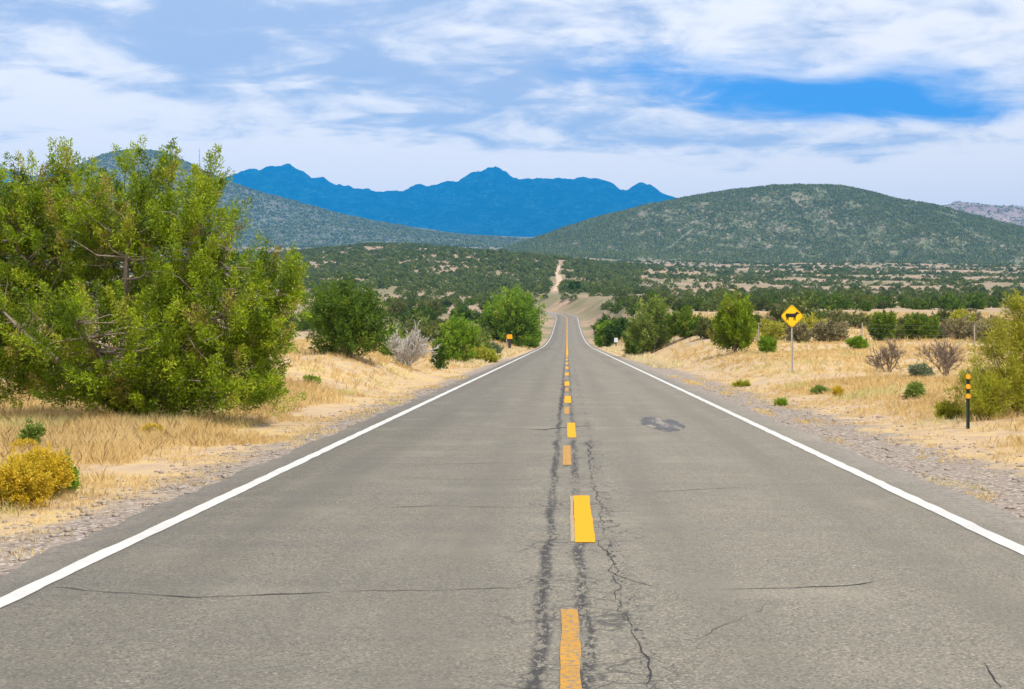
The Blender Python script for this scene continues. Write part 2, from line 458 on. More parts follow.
def crack_mesh():
    """individual cracks and one tar spill, as thin sheets on the asphalt"""
    vs, fs = [], []
    def crack(pts, w, seed, step=.06, amp=.05):
        r = np.random.default_rng(seed); pts = np.array(pts, float)
        seg = np.linalg.norm(np.diff(pts, axis=0), axis=1); s = np.concatenate([[0], np.cumsum(seg)])
        t = np.arange(0, s[-1], step); X = np.interp(t, s, pts[:, 0]); Y = np.interp(t, s, pts[:, 1])
        nz = (fbm(t * 3.2, t * 0 + seed, seed, 5) - .5) * 2.6 * amp
        d = np.stack([np.gradient(X), np.gradient(Y)], 1); d /= np.linalg.norm(d, axis=1)[:, None]
        nrm = np.stack([-d[:, 1], d[:, 0]], 1)
        X = X + nrm[:, 0] * nz; Y = Y + nrm[:, 1] * nz
        wid = w * (.25 + 1.4 * np.clip(fbm(t * 3, t * 0 + seed * 3, seed + 5, 3) - .25, 0, 1)) * np.minimum(1, np.minimum(t, s[-1] - t) / .3 + .15)
        n0 = len(vs)
        for x, y, nn, ww in zip(X, Y, nrm, wid):
            z = float(ROAD_Z(y)) + .004
            vs.append((x + nn[0] * ww, y + nn[1] * ww, z)); vs.append((x - nn[0] * ww, y - nn[1] * ww, z))
        for i in range(len(X) - 1):
            a = n0 + 2 * i; fs.append((a, a + 1, a + 3, a + 2))
    def P(x, y):
        D = F * EYE / (y - 336); return ((x - 567) / F * D, D)
    crack([P(52, 588), P(100, 592), P(200, 597), P(280, 594), P(335, 593)], .016, 3)
    crack([P(340, 593), P(430, 590), P(540, 588)], .009, 4)
    crack([P(720, 590), P(800, 589), P(855, 585), P(882, 579)], .011, 5)
    crack([P(380, 508), P(440, 506), P(545, 508)], .012, 6)
    crack([P(410, 478), P(470, 480), P(545, 480)], .010, 7)
    crack([P(650, 492), P(730, 488), P(760, 487)], .010, 8)
    crack([P(528, 429), P(545, 430), P(560, 428), P(590, 426)], .05, 9, amp=.10)
    crack([P(400, 466), P(520, 462)], .010, 10)
    crack([P(625, 613), P(640, 640), P(655, 689)], .0055, 11, amp=.05)
    crack([P(600, 520), P(612, 560), P(625, 613)], .0035, 12, amp=.05)
    crack([P(592, 470), P(596, 495), P(606, 530)], .005, 13, amp=.05)
    crack([P(588, 440), P(592, 470)], .012, 14, amp=.05)
    crack([P(598, 540), P(618, 575), P(660, 590)], .004, 15)
    crack([P(560, 410), P(566, 380)], .03, 16, amp=.06)
    crack([P(690, 640), P(730, 620), P(780, 600)], .003, 17)
    crack([P(960, 650), P(985, 668), P(1000, 689)], .005, 18)
    m, nt, p = new_mat('crack_tar'); p.inputs['Base Color'].default_value = (.030, .029, .030, 1)
    me = bpy.data.meshes.new('crack'); me.from_pydata(vs, [], fs); me.materials.append(m)
    ob = bpy.data.objects.new('crack', me); COL.objects.link(ob); ob.parent = road
    # oil stain in the right lane: ragged flat patch
    r = np.random.default_rng(5); cx, cy = P(660, 424); n = 70
    v2 = [(cx, cy, .004)]
    for i in range(n):
        t = 2 * PI * i / n; rr = .55 + .9 * float(fbm(math.cos(t) * 2.2 + 5, math.sin(t) * 2.2 + 5, 77, 4))
        v2.append((cx + .34 * rr * math.cos(t) , cy + 2.3 * rr * math.sin(t) - .6 * math.cos(t), .004))
    f2 = [(0, i + 1, (i + 1) % n + 1) for i in range(n)]
    m2, nt2, p2 = new_mat('oil_stain')
    Pn = pos(nt2)
    mpo = nt2.node('ShaderNodeMapping'); mpo.inputs['Scale'].default_value = (2.4, .35, 1); nt2.l.new(Pn, mpo.inputs['Vector'])
    c = nt2.mix(nt2.ramp01(nt2.noise(mpo.outputs[0], 1.7, 6, .7), .46, .62), (.075, .072, .076), (.215, .198, .162))
    nt2.l.new(c, p2.inputs['Base Color'])
    me = bpy.data.meshes.new('oil_stain'); me.from_pydata(v2, [], f2); me.materials.append(m2)
    ob = bpy.data.objects.new('oil_stain', me); COL.objects.link(ob); ob.parent = road


crack_mesh()


# ------------------------------------------------------------------ foliage
def unit(v):
    return v / (np.linalg.norm(v, axis=-1, keepdims=True) + 1e-9)


def blades(base, dirs, length, width, tint, rng):
    """diamond shaped blades: base (N,3), dirs (N,3) unit, length (N), width (N), tint (N)"""
    n = len(base)
    side = unit(np.cross(dirs, unit(rng.normal(size=(n, 3)))))
    mid = base + dirs * (length * .45)[:, None]
    v = np.stack([base, mid + side * (width * .5)[:, None], base + dirs * length[:, None], mid - side * (width * .5)[:, None]], 1).reshape(-1, 3)
    f = np.arange(4 * n).reshape(n, 4)
    return v, f, np.repeat(tint, 4)


def crown(ells, clump_r, n_clumps, per, leaf, rng, shell=.55, up=.5, droop=0.0, tint_mu=.5, tint_sd=.18, spread=.75):
    """ells: (cx,cy,cz,rx,ry,rz) ellipsoids. Returns verts, faces, tint, clump centres"""
    E = np.array(ells, float)
    vol = (E[:, 3] * E[:, 4] * E[:, 5]) ** (2 / 3); pick = rng.choice(len(E), n_clumps, p=vol / vol.sum())
    d = unit(rng.normal(size=(n_clumps, 3)))
    r = shell + (1 - shell) * rng.random(n_clumps) ** .6
    r = r * (.84 + .42 * rng.random(n_clumps) ** 2)
    cc = E[pick, :3] + d * r[:, None] * E[pick, 3:]
    axis = cc - (E[pick, :3] - np.stack([0 * r, 0 * r, E[pick, 5] * .4], 1)); axis = unit(axis); axis[:, 2] += up - droop; axis = unit(axis)
    ct = np.clip(rng.normal(tint_mu, tint_sd, n_clumps), 0, .92)
    dead = rng.random(n_clumps) < .025; ct[dead] = rng.uniform(.9, 1, dead.sum())
    cr = clump_r * rng.uniform(.6, 1.25, n_clumps)
    N = n_clumps * per; ci = np.repeat(np.arange(n_clumps), per)
    # foliage of one clump: a plume along its axis
    t = rng.random(N)
    off = unit(rng.normal(size=(N, 3))) * (cr[ci] * .54 * (1.08 - t * .8) * rng.random(N) ** .5)[:, None]
    base = cc[ci] + axis[ci] * ((t - .35) * cr[ci] * 1.7)[:, None] + off
    dr = unit(axis[ci] * .9 + unit(off) * .7 + rng.normal(size=(N, 3)) * spread)
    ln = leaf[0] * rng.uniform(.6, 1.4, N); wd = leaf[1] * rng.uniform(.6, 1.4, N)
    ti = np.clip(ct[ci] + rng.normal(0, .10, N), 0, 1)
    v, f, tt = blades(base, dr, ln, wd, ti, rng)
    return v, f, tt, cc


def limbs(mb, root, cc, rng, n_main=5, r0=.12, every=3, sides=6, spread_h=.35):
    """main stems rising from root to the crown, side branches to clump centres"""
    cc = np.asarray(cc); top = cc[:, 2].max(); nodes = []
    order = rng.permutation(len(cc))
    mains = []
    for i in order:
        c = cc[i]
        if c[2] < .35 * top: continue
        if all(np.linalg.norm(c - m) > (np.ptp(cc[:, 0]) + np.ptp(cc[:, 1])) * .12 for m in mains):
            mains.append(c)
        if len(mains) >= n_main: break
    for c in mains:
        p0 = np.array(root, float) + np.append(rng.normal(0, r0 * .5, 2), 0); p3 = np.array(c, float)
        p1 = p0 + (p3 - p0) * .33 + np.array([0, 0, .12 * (p3[2] - p0[2])]) + rng.normal(0, .05, 3) * np.linalg.norm(p3 - p0)
        p2 = p0 + (p3 - p0) * .68 + rng.normal(0, .06, 3) * np.linalg.norm(p3 - p0)
        pts = []
        for t in np.linspace(0, 1, 8):
            pts.append((1 - t) ** 3 * p0 + 3 * (1 - t) ** 2 * t * p1 + 3 * (1 - t) * t * t * p2 + t ** 3 * p3)
        pts[0][2] -= .08
        rad = [r0 * (1 - .86 * t) for t in np.linspace(0, 1, 8)]
        mb.tube(pts, rad, sides); nodes += [(p, r) for p, r in zip(pts[2:], rad[2:])]
    if not nodes: return
    NP = np.array([n[0] for n in nodes]); NR = np.array([n[1] for n in nodes])
    for c in cc[::every]:
        d = np.linalg.norm(NP - c, axis=1) + 1.2 * np.clip(NP[:, 2] - c[2], 0, None); j = int(d.argmin())
        p0, p2 = NP[j], c; L = np.linalg.norm(p2 - p0)
        if L < .05 or L > max(.5, .30 * top): continue
        p1 = (p0 + p2) / 2 + rng.normal(0, .10, 3) * L + np.array([0, 0, -.06 * L])
        pts = [p0, (p0 + p1) / 2 + rng.normal(0, .02, 3) * L, p1, (p1 + p2) / 2 + rng.normal(0, .03, 3) * L, p2]
        rb = min(NR[j] * .6, .012 + .016 * L)
        mb.tube(pts, [rb, rb * .8, rb * .62, rb * .45, rb * .25], max(3, sides - 2), caps=False)


def plant(name, label, cat, group, loc, ells, n_clumps, per, clump_r, leaf, mat, rng, bark='bark', r0=.06, n_main=4, every=3, trunk='trunk', **kw):
    root = empty(name, loc)
    tag(root, label, cat, group)
    v, f, t, cc = crown(ells, clump_r, n_clumps, per, leaf, rng, **kw)
    zmin = .0
    keep = v.reshape(-1, 4, 3)[:, :, 2].min(1) > zmin - .02
    v = v.reshape(-1, 4, 3)[keep].reshape(-1, 3); t = t.reshape(-1, 4)[keep].ravel(); f = np.arange(len(v)).reshape(-1, 4)
    mesh_np('crown', v, f, M[mat], root, t)
    mb = MB(); limbs(mb, (0, 0, 0), cc, rng, n_main, r0, every)
    mb.build(trunk, M[bark], root, True)
    return root


# --- the big juniper on the left
def big_juniper():
    rng = np.random.default_rng(4)
    Y0 = 27.5; s = Y0 / F; x0, y0 = 135, 424
    base = spot(x0, Y0)
    def e(cx, cy, rx, ry, dy=0.0, depth=1.0):
        return ((cx - x0) * s, dy, (y0 - cy) * s + .02, rx * s, max(rx, 26) * s * depth, ry * s)
    E = [e(52, 250, 68, 62, .5), e(122, 224, 58, 40, .3, 1.2), e(130, 168, 8, 13, .1, .5), e(190, 248, 48, 62, -.2, 1.2), e(232, 312, 62, 56, -.3),
         e(232, 382, 54, 36, -.5), e(130, 345, 80, 62, -.5, 1.1), e(18, 325, 55, 52, .2), e(-55, 300, 62, 74, .4), e(92, 186, 16, 14, .2, .8),
         e(28, 182, 20, 18, .5, .8), e(208, 190, 15, 18, -.1, .8), e(284, 290, 19, 26, -.3, .8), e(58, 170, 15, 15, .4, .8), e(160, 180, 12, 14, 0, .8),
         e(5, 380, 30, 26, .2, .7), e(70, 385, 40, 26, 0, .8), e(20, 230, 45, 40, .5), e(-30, 190, 30, 26, .4), e(150, 395, 60, 22, -.4), e(262, 345, 34, 30, -.4)]
    root = empty('juniper_tree', tuple(base))
    tag(root, 'large spreading juniper tree with yellow green foliage beside left road shoulder', 'tree')
    v, f, t, cc = crown(E, .38, 1750, 215, (.070, .020), rng, shell=.42, up=.55, tint_mu=.48, tint_sd=.24)
    keep = v.reshape(-1, 4, 3)[:, :, 2].min(1) > .03
    v = v.reshape(-1, 4, 3)[keep].reshape(-1, 3); t = t.reshape(-1, 4)[keep].ravel(); f = np.arange(len(v)).reshape(-1, 4)
    mesh_np('crown', v, f, M['juniper'], root, t)
    mb = MB(); limbs(mb, (0, .2, 0), cc, rng, 11, .15, 2, 7)
    # bare grey twigs inside and below the crown
    for i in range(480):
        c = cc[rng.integers(len(cc))]; d = unit(rng.normal(size=3) * (1, 1, .7)); L = rng.uniform(.25, .7)
        p1 = c * .9 + d * .1; p2 = p1 + d * L * .5 + rng.normal(0, .04, 3); p3 = p2 + unit(d + rng.normal(0, .4, 3)) * L * .5
        if min(p1[2], p3[2]) < .05: continue
        mb.tube([p1, p2, p3], [.011, .008, .004], 3, caps=False)
    mb.build('trunk', M['bark'], root, True)


big_juniper()


def dome(w, h, lumps, rng, low=.36):
    """a lumpy rounded bush w wide, h tall"""
    E = [(0, 0, h * .5, w * .36, w * .36, h * .42), (0, 0, h * .2, w * .40, w * .40, h * .19)]
    for i in range(lumps):
        a = 2 * PI * (i + rng.random() * .6) / lumps; rr = w * .26
        zz = h * rng.uniform(low - .15, .72)
        E.append((math.cos(a) * rr, math.sin(a) * rr, zz, w * rng.uniform(.17, .25), w * rng.uniform(.17, .25), h * rng.uniform(.18, .28)))
    return E


def tall(w, h, lumps, rng):
    E = []
    for i in range(lumps):
        a = 2 * PI * i / lumps + rng.random(); rr = w * rng.uniform(.05, .30)
        hh = h * rng.uniform(.72, .98) * (1 - .5 * rr / w)
        E.append((math.cos(a) * rr, math.sin(a) * rr, hh * .55, w * .19, w * .19, hh * .44))
    E.append((0, 0, h * .34, w * .40, w * .40, h * .28))
    return E


bush_seed = [100]


def bush(name, label, cat, x, Y, w, h, mat, shape='dome', dens=1.0, bark='bark', leaf=None, group=None, **kw):
    bush_seed[0] += 1; rng = np.random.default_rng(bush_seed[0])
    loc = spot(x, Y)
    E = dome(w, h, kw.pop('lumps', 7), rng) if shape == 'dome' else tall(w, h, kw.pop('lumps', 8), rng)
    size = (w * w * h) ** (1 / 3)
    for q in range(6):
        a = rng.random() * 6.28; rr = w * rng.uniform(.05, .38)
        E.append((math.cos(a) * rr, math.sin(a) * rr, h * (1.0 - .9 * (rr / w)) * rng.uniform(.82, 1.05), w * .05, w * .05, h * rng.uniform(.07, .14)))
    pxs = Y / F
    lf = leaf or (max(.07, 2.6 * pxs, .04 * size), max(.020, .95 * pxs))
    cr = max(.16 * size, .05)
    nc = int(165 * dens); per = int(np.clip(42 * (cr / lf[0]) ** 1.2 * .5, 26, 64))
    return plant(name, label, cat, group, tuple(loc), E, nc, per, cr, lf, mat, rng, bark=bark, r0=max(.02, .022 * size), n_main=kw.pop('n_main', 5), every=kw.pop('every', 3), **kw)


def bare_bush(name, label, cat, x, Y, w, h, bark, n_stems, depth, group=None, r0=.018, spread=.8):
    bush_seed[0] += 1; rng = np.random.default_rng(bush_seed[0])
    root = empty(name, tuple(spot(x, Y))); tag(root, label, cat, group)
    stems, twigs = MB(), MB()
    Yp = Y / F
    def grow(p, d, L, r, lev):
        mb = stems if lev >= depth - 1 else twigs
        pts = [p]; q = p; dd = d
        for i in range(3):
            dd = unit(dd + rng.normal(0, .13, 3) + np.array([0, 0, .05])); q = q + dd * L / 3; pts.append(q)
        mb.tube(pts, [r, r * .85, r * .72, r * .6], 4 if lev > 1 else 3, caps=False)
        if lev <= 0: return
        for j in range(rng.integers(3, 5)):
            q = pts[rng.integers(1, 4)]
            nd = unit(dd + rng.normal(0, .42, 3) + np.array([0, 0, .1]))
            grow(q, nd, L * rng.uniform(.55, .8), max(r * .55, Yp * .22), lev - 1)
    for i in range(n_stems):
        a = 2 * PI * i / n_stems + rng.random(); tilt = rng.uniform(.1, spread)
        d = unit(np.array([math.cos(a) * tilt * w / h, math.sin(a) * tilt * w / h, 1.0]))
        grow(np.array([math.cos(a) * .05, math.sin(a) * .05, -.04]), d, h * .40, r0, depth)
    stems.build('stem', M[bark], root); o = twigs.build('twig', M[bark], root); o['kind'] = 'stuff'
    return root


# ---- left side, near to far
bush('rabbitbrush', 'golden flowering rabbitbrush mound at left edge of roadside grass', 'shrub', 13, 14.3, .72, .42, 'gold', dens=2.0, leaf=(.036, .012), lumps=13, up=.9, tint_mu=.45)
bush('rabbitbrush', 'golden rabbitbrush mound immediately right of the left edge mound', 'shrub', 40, 15.2, .62, .48, 'gold', dens=1.8, leaf=(.036, .012), lumps=11, up=.9, tint_mu=.55)
bush('rabbitbrush', 'little green tipped shrub at right end of golden rabbitbrush', 'shrub', 66, 15.6, .28, .38, 'lime', dens=.8, leaf=(.045, .012), up=.9)
bush('rabbitbrush', 'small golden tuft in straw grass under the big juniper', 'shrub', 151, 23.4, .38, .24, 'gold', dens=.7, leaf=(.05, .014), up=.9)
bush('weed', 'leafy green weed among straw grass left of big juniper', 'weed', 32, 21.0, .32, .42, 'pale_green', dens=.5, leaf=(.07, .02), up=.9)
bush('rabbitbrush', 'yellow tuft beneath the leafy green weed at far left', 'shrub', 24, 20.4, .42, .22, 'gold', dens=.6, leaf=(.045, .012), up=.9, tint_mu=.6)
bush('weed', 'tiny green weed on sandy bank right of big juniper', 'weed', 312, 40.5, .42, .25, 'lime', dens=.35, leaf=(.09, .03))
bush('juniper_shrub', 'rounded dark green juniper on sandy bank beside grey bare bush', 'shrub', 347, 52, 3.05, 2.75, 'dark_juniper', dens=3.6, lumps=10, bark='brown_bark', tint_mu=.55)
bare_bush('dead_bush', 'bare grey leafless bush between dark juniper and lime bush', 'bush', 407, 60, 2.2, 1.75, 'grey_bark', 15, 4, r0=.022, spread=.95)
bush('broadleaf_shrub', 'yellow green shrub peeking out behind the dark juniper', 'shrub', 393, 72, 1.3, 1.7, 'lime', dens=.8)
bush('juniper_shrub', 'narrow dark green shrub touching the bare grey bush', 'shrub', 438, 67, .75, 1.45, 'dark_juniper', 'tall', dens=.7)
bush('broadleaf_shrub', 'bright lime green bush right of the bare grey bush', 'shrub', 458, 82, 2.4, 2.5, 'lime', dens=1.6)
bush('broadleaf_shrub', 'pale grey green bush right of the lime bush', 'shrub', 481, 98, 1.9, 1.9, 'pale_green', dens=1.0)
bush('sage_shrub', 'low yellowish sage mound left of the orange topped marker', 'shrub', 484, 92, 2.0, .85, 'tamarisk', dens=.9)
bush('sage_shrub', 'low pale sage mound under the green roadside tree', 'shrub', 492, 118, 1.6, .9, 'sage', dens=.7)
bush('broadleaf_tree', 'tall bright green tree left of road just before rise', 'tree', 513, 182, 7.4, 7.0, 'lime', 'dome', dens=3.2, lumps=10, tint_mu=.42)
bush('broadleaf_shrub', 'green bush overhanging left road edge beside bright green tree', 'shrub', 529, 196, 3.0, 4.4, 'lime', dens=1.3, tint_mu=.40)
bush('olive_shrub', 'dull olive shrub behind lime bush on left', 'shrub', 446, 135, 3.6, 2.3, 'olive', dens=1.0, tint_mu=.7)
bush('olive_shrub', 'low olive shrub between lime bush and bright green tree', 'shrub', 478, 150, 2.6, 1.6, 'olive', dens=.8)
bush('juniper_shrub', 'dark low juniper clump on tan flat above bare bush', 'shrub', 420, 262, 7.4, 3.2, 'dark_juniper', dens=1.4, tint_mu=.4)
bush('juniper_shrub', 'dark juniper on tan flat above the lime bush', 'shrub', 464, 285, 5.4, 3.0, 'dark_juniper', dens=1.1, tint_mu=.4)
bush('olive_shrub', 'wide olive shrub behind the dark low juniper clump', 'shrub', 428, 330, 6.4, 3.6, 'olive', dens=1.1, tint_mu=.8)
bush('olive_shrub', 'brownish olive shrub above the rounded dark juniper', 'shrub', 397, 310, 4.4, 3.6, 'olive', dens=.9, tint_mu=.9)
# ---- right side, near to far
def edge_tamarisk():
    rng = np.random.default_rng(909)
    E = [(-.15, 0, .95, .50, .5, .75), (.35, .1, 1.15, .45, .5, .85), (.05, .1, 1.75, .20, .22, .42), (-.62, 0, .62, .40, .4, .48), (.75, .2, .9, .5, .5, .7), (-.35, .1, 1.35, .22, .25, .35),
         (.30, .0, 1.95, .13, .15, .30), (-.85, .25, .32, .28, .25, .26), (-.2, -.3, .45, .6, .35, .40), (.6, -.2, .5, .6, .35, .45)]
    plant('tamarisk', 'feathery yellow green tall shrub cut by right frame edge', 'shrub', None, tuple(spot(1016, 27.0)), E, 520, 60, .24, (.10, .013), 'tamarisk', rng, bark='brown_bark', r0=.035, n_main=9, every=3, up=.9, shell=.4, tint_mu=.55, tint_sd=.24)


edge_tamarisk()
bush('tamarisk', 'low yellow green shrub between reflector post and tall shrub', 'shrub', 988, 26.4, .8, .7, 'tamarisk', dens=1.0, leaf=(.09, .014), up=.8)
bush('weed', 'low green weed left of the reflector post', 'weed', 949, 27.5, .55, .30, 'tamarisk', dens=.5, leaf=(.10, .018), up=.3, spread=1.1)
bush('weed', 'bright green weed tuft below the teal sage', 'weed', 915, 34, .36, .34, 'pale_green', dens=.5, leaf=(.11, .02), up=.3, spread=1.1)
bush('weed', 'small green weed in grass below cattle sign', 'weed', 820, 39.5, .50, .17, 'pale_green', dens=.4, leaf=(.10, .02), up=.3, spread=1.2)
bush('weed', 'tiny lime weed at right gravel shoulder below cattle sign', 'weed', 781, 35.2, .22, .12, 'lime', dens=.25, leaf=(.09, .02), up=.3, spread=1.2)
bush('rabbitbrush', 'little golden tuft right of the small green weed', 'shrub', 838, 37.5, .30, .22, 'gold', dens=.3, leaf=(.08, .02), spread=1.1)
bush('weed', 'flat pale weed on the shoulder left of cattle sign', 'weed', 742, 48, .6, .13, 'tamarisk', dens=.4, leaf=(.11, .022), up=.3, spread=1.2)
bare_bush('dead_bush', 'bare brown grey shrub in front of the green junipers', 'bush', 888, 50, 1.25, 1.28, 'brown_bark', 7, 4, r0=.022)
bare_bush('dead_bush', 'bare brown twiggy shrub left of the reflector post', 'bush', 946, 45, 1.15, 1.45, 'brown_bark', 8, 4, r0=.018, spread=.5)
bush('sage_shrub', 'low teal grey sage between the two bare shrubs', 'shrub', 921, 44, .85, .45, 'sage', dens=.7, leaf=(.09, .022))
bush('sage_shrub', 'small grey sage behind the reflector post', 'shrub', 975, 38, .8, .55, 'sage', dens=.5, leaf=(.09, .022))
bush('juniper_shrub', 'upright bright green juniper standing alone left of cattle sign', 'shrub', 735, 78, 2.6, 3.05, 'juniper', 'tall', dens=2.4, lumps=12, tint_mu=.35, up=1.2)
bush('broadleaf_shrub', 'small bright green shrub between upright juniper and cattle sign', 'shrub', 767, 75, .95, .85, 'lime', dens=.6)
bush('grey_shrub', 'rounded grey brown shrub directly behind cattle sign post', 'shrub', 798, 92, 1.8, 1.25, 'grey_scrub', dens=.9, bark='brown_bark')
bush('grey_shrub', 'wide grey brown scrub right of the cattle sign', 'shrub', 830, 93, 2.4, 1.35, 'grey_scrub', dens=1.0, bark='brown_bark')
bush('broadleaf_shrub', 'small lime shrub between grey scrub and dark junipers', 'shrub', 857, 82, 1.05, .72, 'lime', dens=.6)
bush('juniper_shrub', 'dark green juniper beside pale fence post', 'shrub', 883, 93, 1.75, 1.9, 'dark_juniper', dens=1.0, tint_mu=.65)
bush('juniper_shrub', 'wide green juniper second from pale fence post', 'shrub', 920, 95, 2.5, 1.8, 'dark_juniper', dens=1.3, tint_mu=.75)
bush('grey_shrub', 'grey brown scrub near second pale fence post', 'shrub', 962, 98, 3.0, 1.5, 'grey_scrub', dens=1.0, bark='brown_bark')
bush('grey_shrub', 'grey brown scrub behind feathery right hand shrub', 'shrub', 992, 90, 2.2, 1.4, 'grey_scrub', dens=.8, bark='brown_bark')
bush('broadleaf_shrub', 'dark leafy shrub at foot of tall pale green tree', 'shrub', 637, 118, 2.6, 2.2, 'dark_juniper', dens=1.2, tint_mu=.75)
bush('broadleaf_tree', 'tall thin pale green tree with grey stems right of road', 'tree', 652, 113, 3.9, 4.4, 'pale_green', 'tall', dens=1.9, lumps=8, bark='grey_bark', every=1)
bush('broadleaf_shrub', 'dark green shrub right of tall pale green tree', 'shrub', 686, 111, 3.0, 2.15, 'dark_juniper', dens=1.3, tint_mu=.7)
bush('olive_shrub', 'grey olive shrub left of the upright bright juniper', 'shrub', 706, 105, 1.6, 1.5, 'olive', dens=.7, tint_mu=.8)
bush('broadleaf_shrub', 'yellow green shrub at right road edge before the rise', 'shrub', 607, 206, 3.2, 3.4, 'lime', dens=1.1)
bush('juniper_shrub', 'dark juniper behind yellow green road edge shrub', 'shrub', 608, 232, 4.8, 3.8, 'dark_juniper', dens=1.1, tint_mu=.4)
bush('juniper_shrub', 'dark juniper standing behind the small pale panel marker', 'shrub', 619, 205, 3.4, 3.0, 'dark_juniper', dens=.9, tint_mu=.35)
bush('juniper_shrub', 'lone dark juniper on pink bank where road disappears', 'shrub', 575, 640, 5.4, 4.2, 'dark_juniper', dens=.7, tint_mu=.4)


def scrub_band():
    rng = np.random.default_rng(404)
    for i in range(26):
        x = 700 + 290 * (i + rng.uniform(-.4, .4)) / 25; Y = rng.uniform(100, 150)
        kind = ['olive', 'grey_scrub', 'olive', 'tamarisk'][rng.integers(4)]
        nm = {'olive': 'olive_shrub', 'grey_scrub': 'grey_shrub', 'tamarisk': 'sage_shrub'}[kind]
        word = {'olive': 'dull olive', 'grey_scrub': 'grey brown', 'tamarisk': 'yellowish'}[kind]
        bush(nm, f'{word} bush in the loose scrub band behind the cattle sign', 'shrub', x, Y, rng.uniform(1.6, 3.4), rng.uniform(.8, 1.7), kind, dens=.55, bark='brown_bark', tint_mu=rng.uniform(.4, .85), group=f'{word} bushes in scrub band behind cattle sign')


scrub_band()


# ------------------------------------------------------------------ signs and markers
def sign():
    p = spot(792, 51.5)
    root = empty('cattle_sign', tuple(p), .04); tag(root, 'yellow diamond warning sign with black cow on grey post', 'road sign')
    mb = MB()  # U-channel post
    mb.box(-.030, .030, .012, .017, -.3, 2.42); mb.box(-.030, -.025, -.012, .0119, -.3, 2.42); mb.box(.025, .030, -.012, .0119, -.3, 2.42)
    mb.build('post', M['steel'], root)
    zc = 2.02; R = .43
    def dia(r, c=.05):
        return [(c, zc - r + c), (r - c, zc - c), (r - c, zc + c), (c, zc + r - c), (-c, zc + r - c), (-r + c, zc + c), (-r + c, zc - c), (-c, zc - r + c)]
    mb = MB(); mb.prism(dia(R), -.017, -.014); panel = mb.build('sign_panel', M['sign_yellow'], root)
    # black border line
    o1, o2 = dia(R - .018, .045), dia(R - .034, .042)
    mb = MB(); n = 8
    mb.add([(a[0], -.0195, a[1]) for a in o1] + [(a[0], -.0195, a[1]) for a in o2], [(i, (i + 1) % n, n + (i + 1) % n, n + i) for i in range(n)])
    mb.build('border_line', M['black'], panel)
    cow = [(-.235, .02), (-.225, .075), (-.19, .09), (-.05, .083), (.06, .085), (.11, .10), (.15, .135), (.165, .165), (.185, .14), (.215, .135), (.262, .085), (.255, .062), (.215, .068),
           (.185, .055), (.16, .01), (.135, -.03), (.125, -.09), (.128, -.165), (.10, -.165), (.095, -.09), (.082, -.05), (.078, -.16), (.05, -.16), (.05, -.05), (-.03, -.055), (-.10, -.045),
           (-.13, -.075), (-.125, -.11), (-.118, -.165), (-.146, -.165), (-.16, -.10), (-.165, -.06), (-.17, -.105), (-.178, -.16), (-.206, -.16), (-.205, -.10), (-.21, -.03), (-.222, 0), (-.232, -.06), (-.24, -.06)]
    mb = MB(); mb.prism([(x * 1.0, zc + z + .01) for x, z in cow], -.0205, -.0172)
    mb.build('cow_symbol', M['black'], panel)
    for z in (zc + .22, zc - .22):
        mb = MB(); mb.tube([(0, -.024, z), (0, -.0172, z)], [.011, .011], 8); mb.build('bolt', M['steel'], root)


sign()


def delineator():
    p = spot(968, 25.0)
    root = empty('reflector_post', tuple(p), -.05); tag(root, 'dark green roadside post with three orange reflectors', 'marker post')
    mb = MB(); mb.box(-.028, .028, .008, .014, -.2, .93); mb.box(-.028, -.022, -.010, .0079, -.2, .93); mb.box(.022, .028, -.010, .0079, -.2, .93)
    mb.build('post', M['green_steel'], root)
    for z in (.90, .73, .565):
        mb = MB(); mb.tube([(0, -.024, z), (0, -.0104, z)], [.040, .044], 14); r = mb.build('reflector', M['orange'], root)
        mb = MB(); mb.tube([(0, -.0285, z), (0, -.0243, z)], [.008, .008], 6); mb.build('bolt', M['steel'], r)


delineator()


def left_marker():
    p = spot(509.5, 156)
    root = empty('object_marker', tuple(p)); root.scale = (1.15, 1.15, 1.15); tag(root, 'dark roadside marker with orange top in front of green tree', 'marker post')
    mb = MB(); mb.box(-.13, .13, .02, .06, -.2, 1.02); mb.build('post', M['dark_post'], root)
    mb = MB(); mb.prism([(-.22, 1.04), (.22, 1.04), (.26, 1.12), (.26, 1.36), (.20, 1.45), (-.20, 1.45), (-.26, 1.36), (-.26, 1.12)], -.02, .015); mb.build('panel', M['orange'], root)
    mb = MB(); mb.tube([(-.16, .05, -.2), (-.24, .04, .55), (-.30, .03, 1.0)], [.05, .045, .04], 6); mb.build('brace', M['wood'], root)


def right_marker():
    p = spot(616, 186)
    root = empty('panel_marker', tuple(p)); tag(root, 'small pale blue panel on dark post among roadside bushes', 'marker post')
    mb = MB(); mb.box(-.09, .09, .02, .05, -.2, .62); mb.build('post', M['dark_post'], root)
    mb = MB(); mb.prism([(-.24, .62), (.24, .62), (.24, 1.15), (.20, 1.19), (-.20, 1.19), (-.24, 1.15)], -.02, .015); mb.build('panel', M['pale_panel'], root)


left_marker(); right_marker()


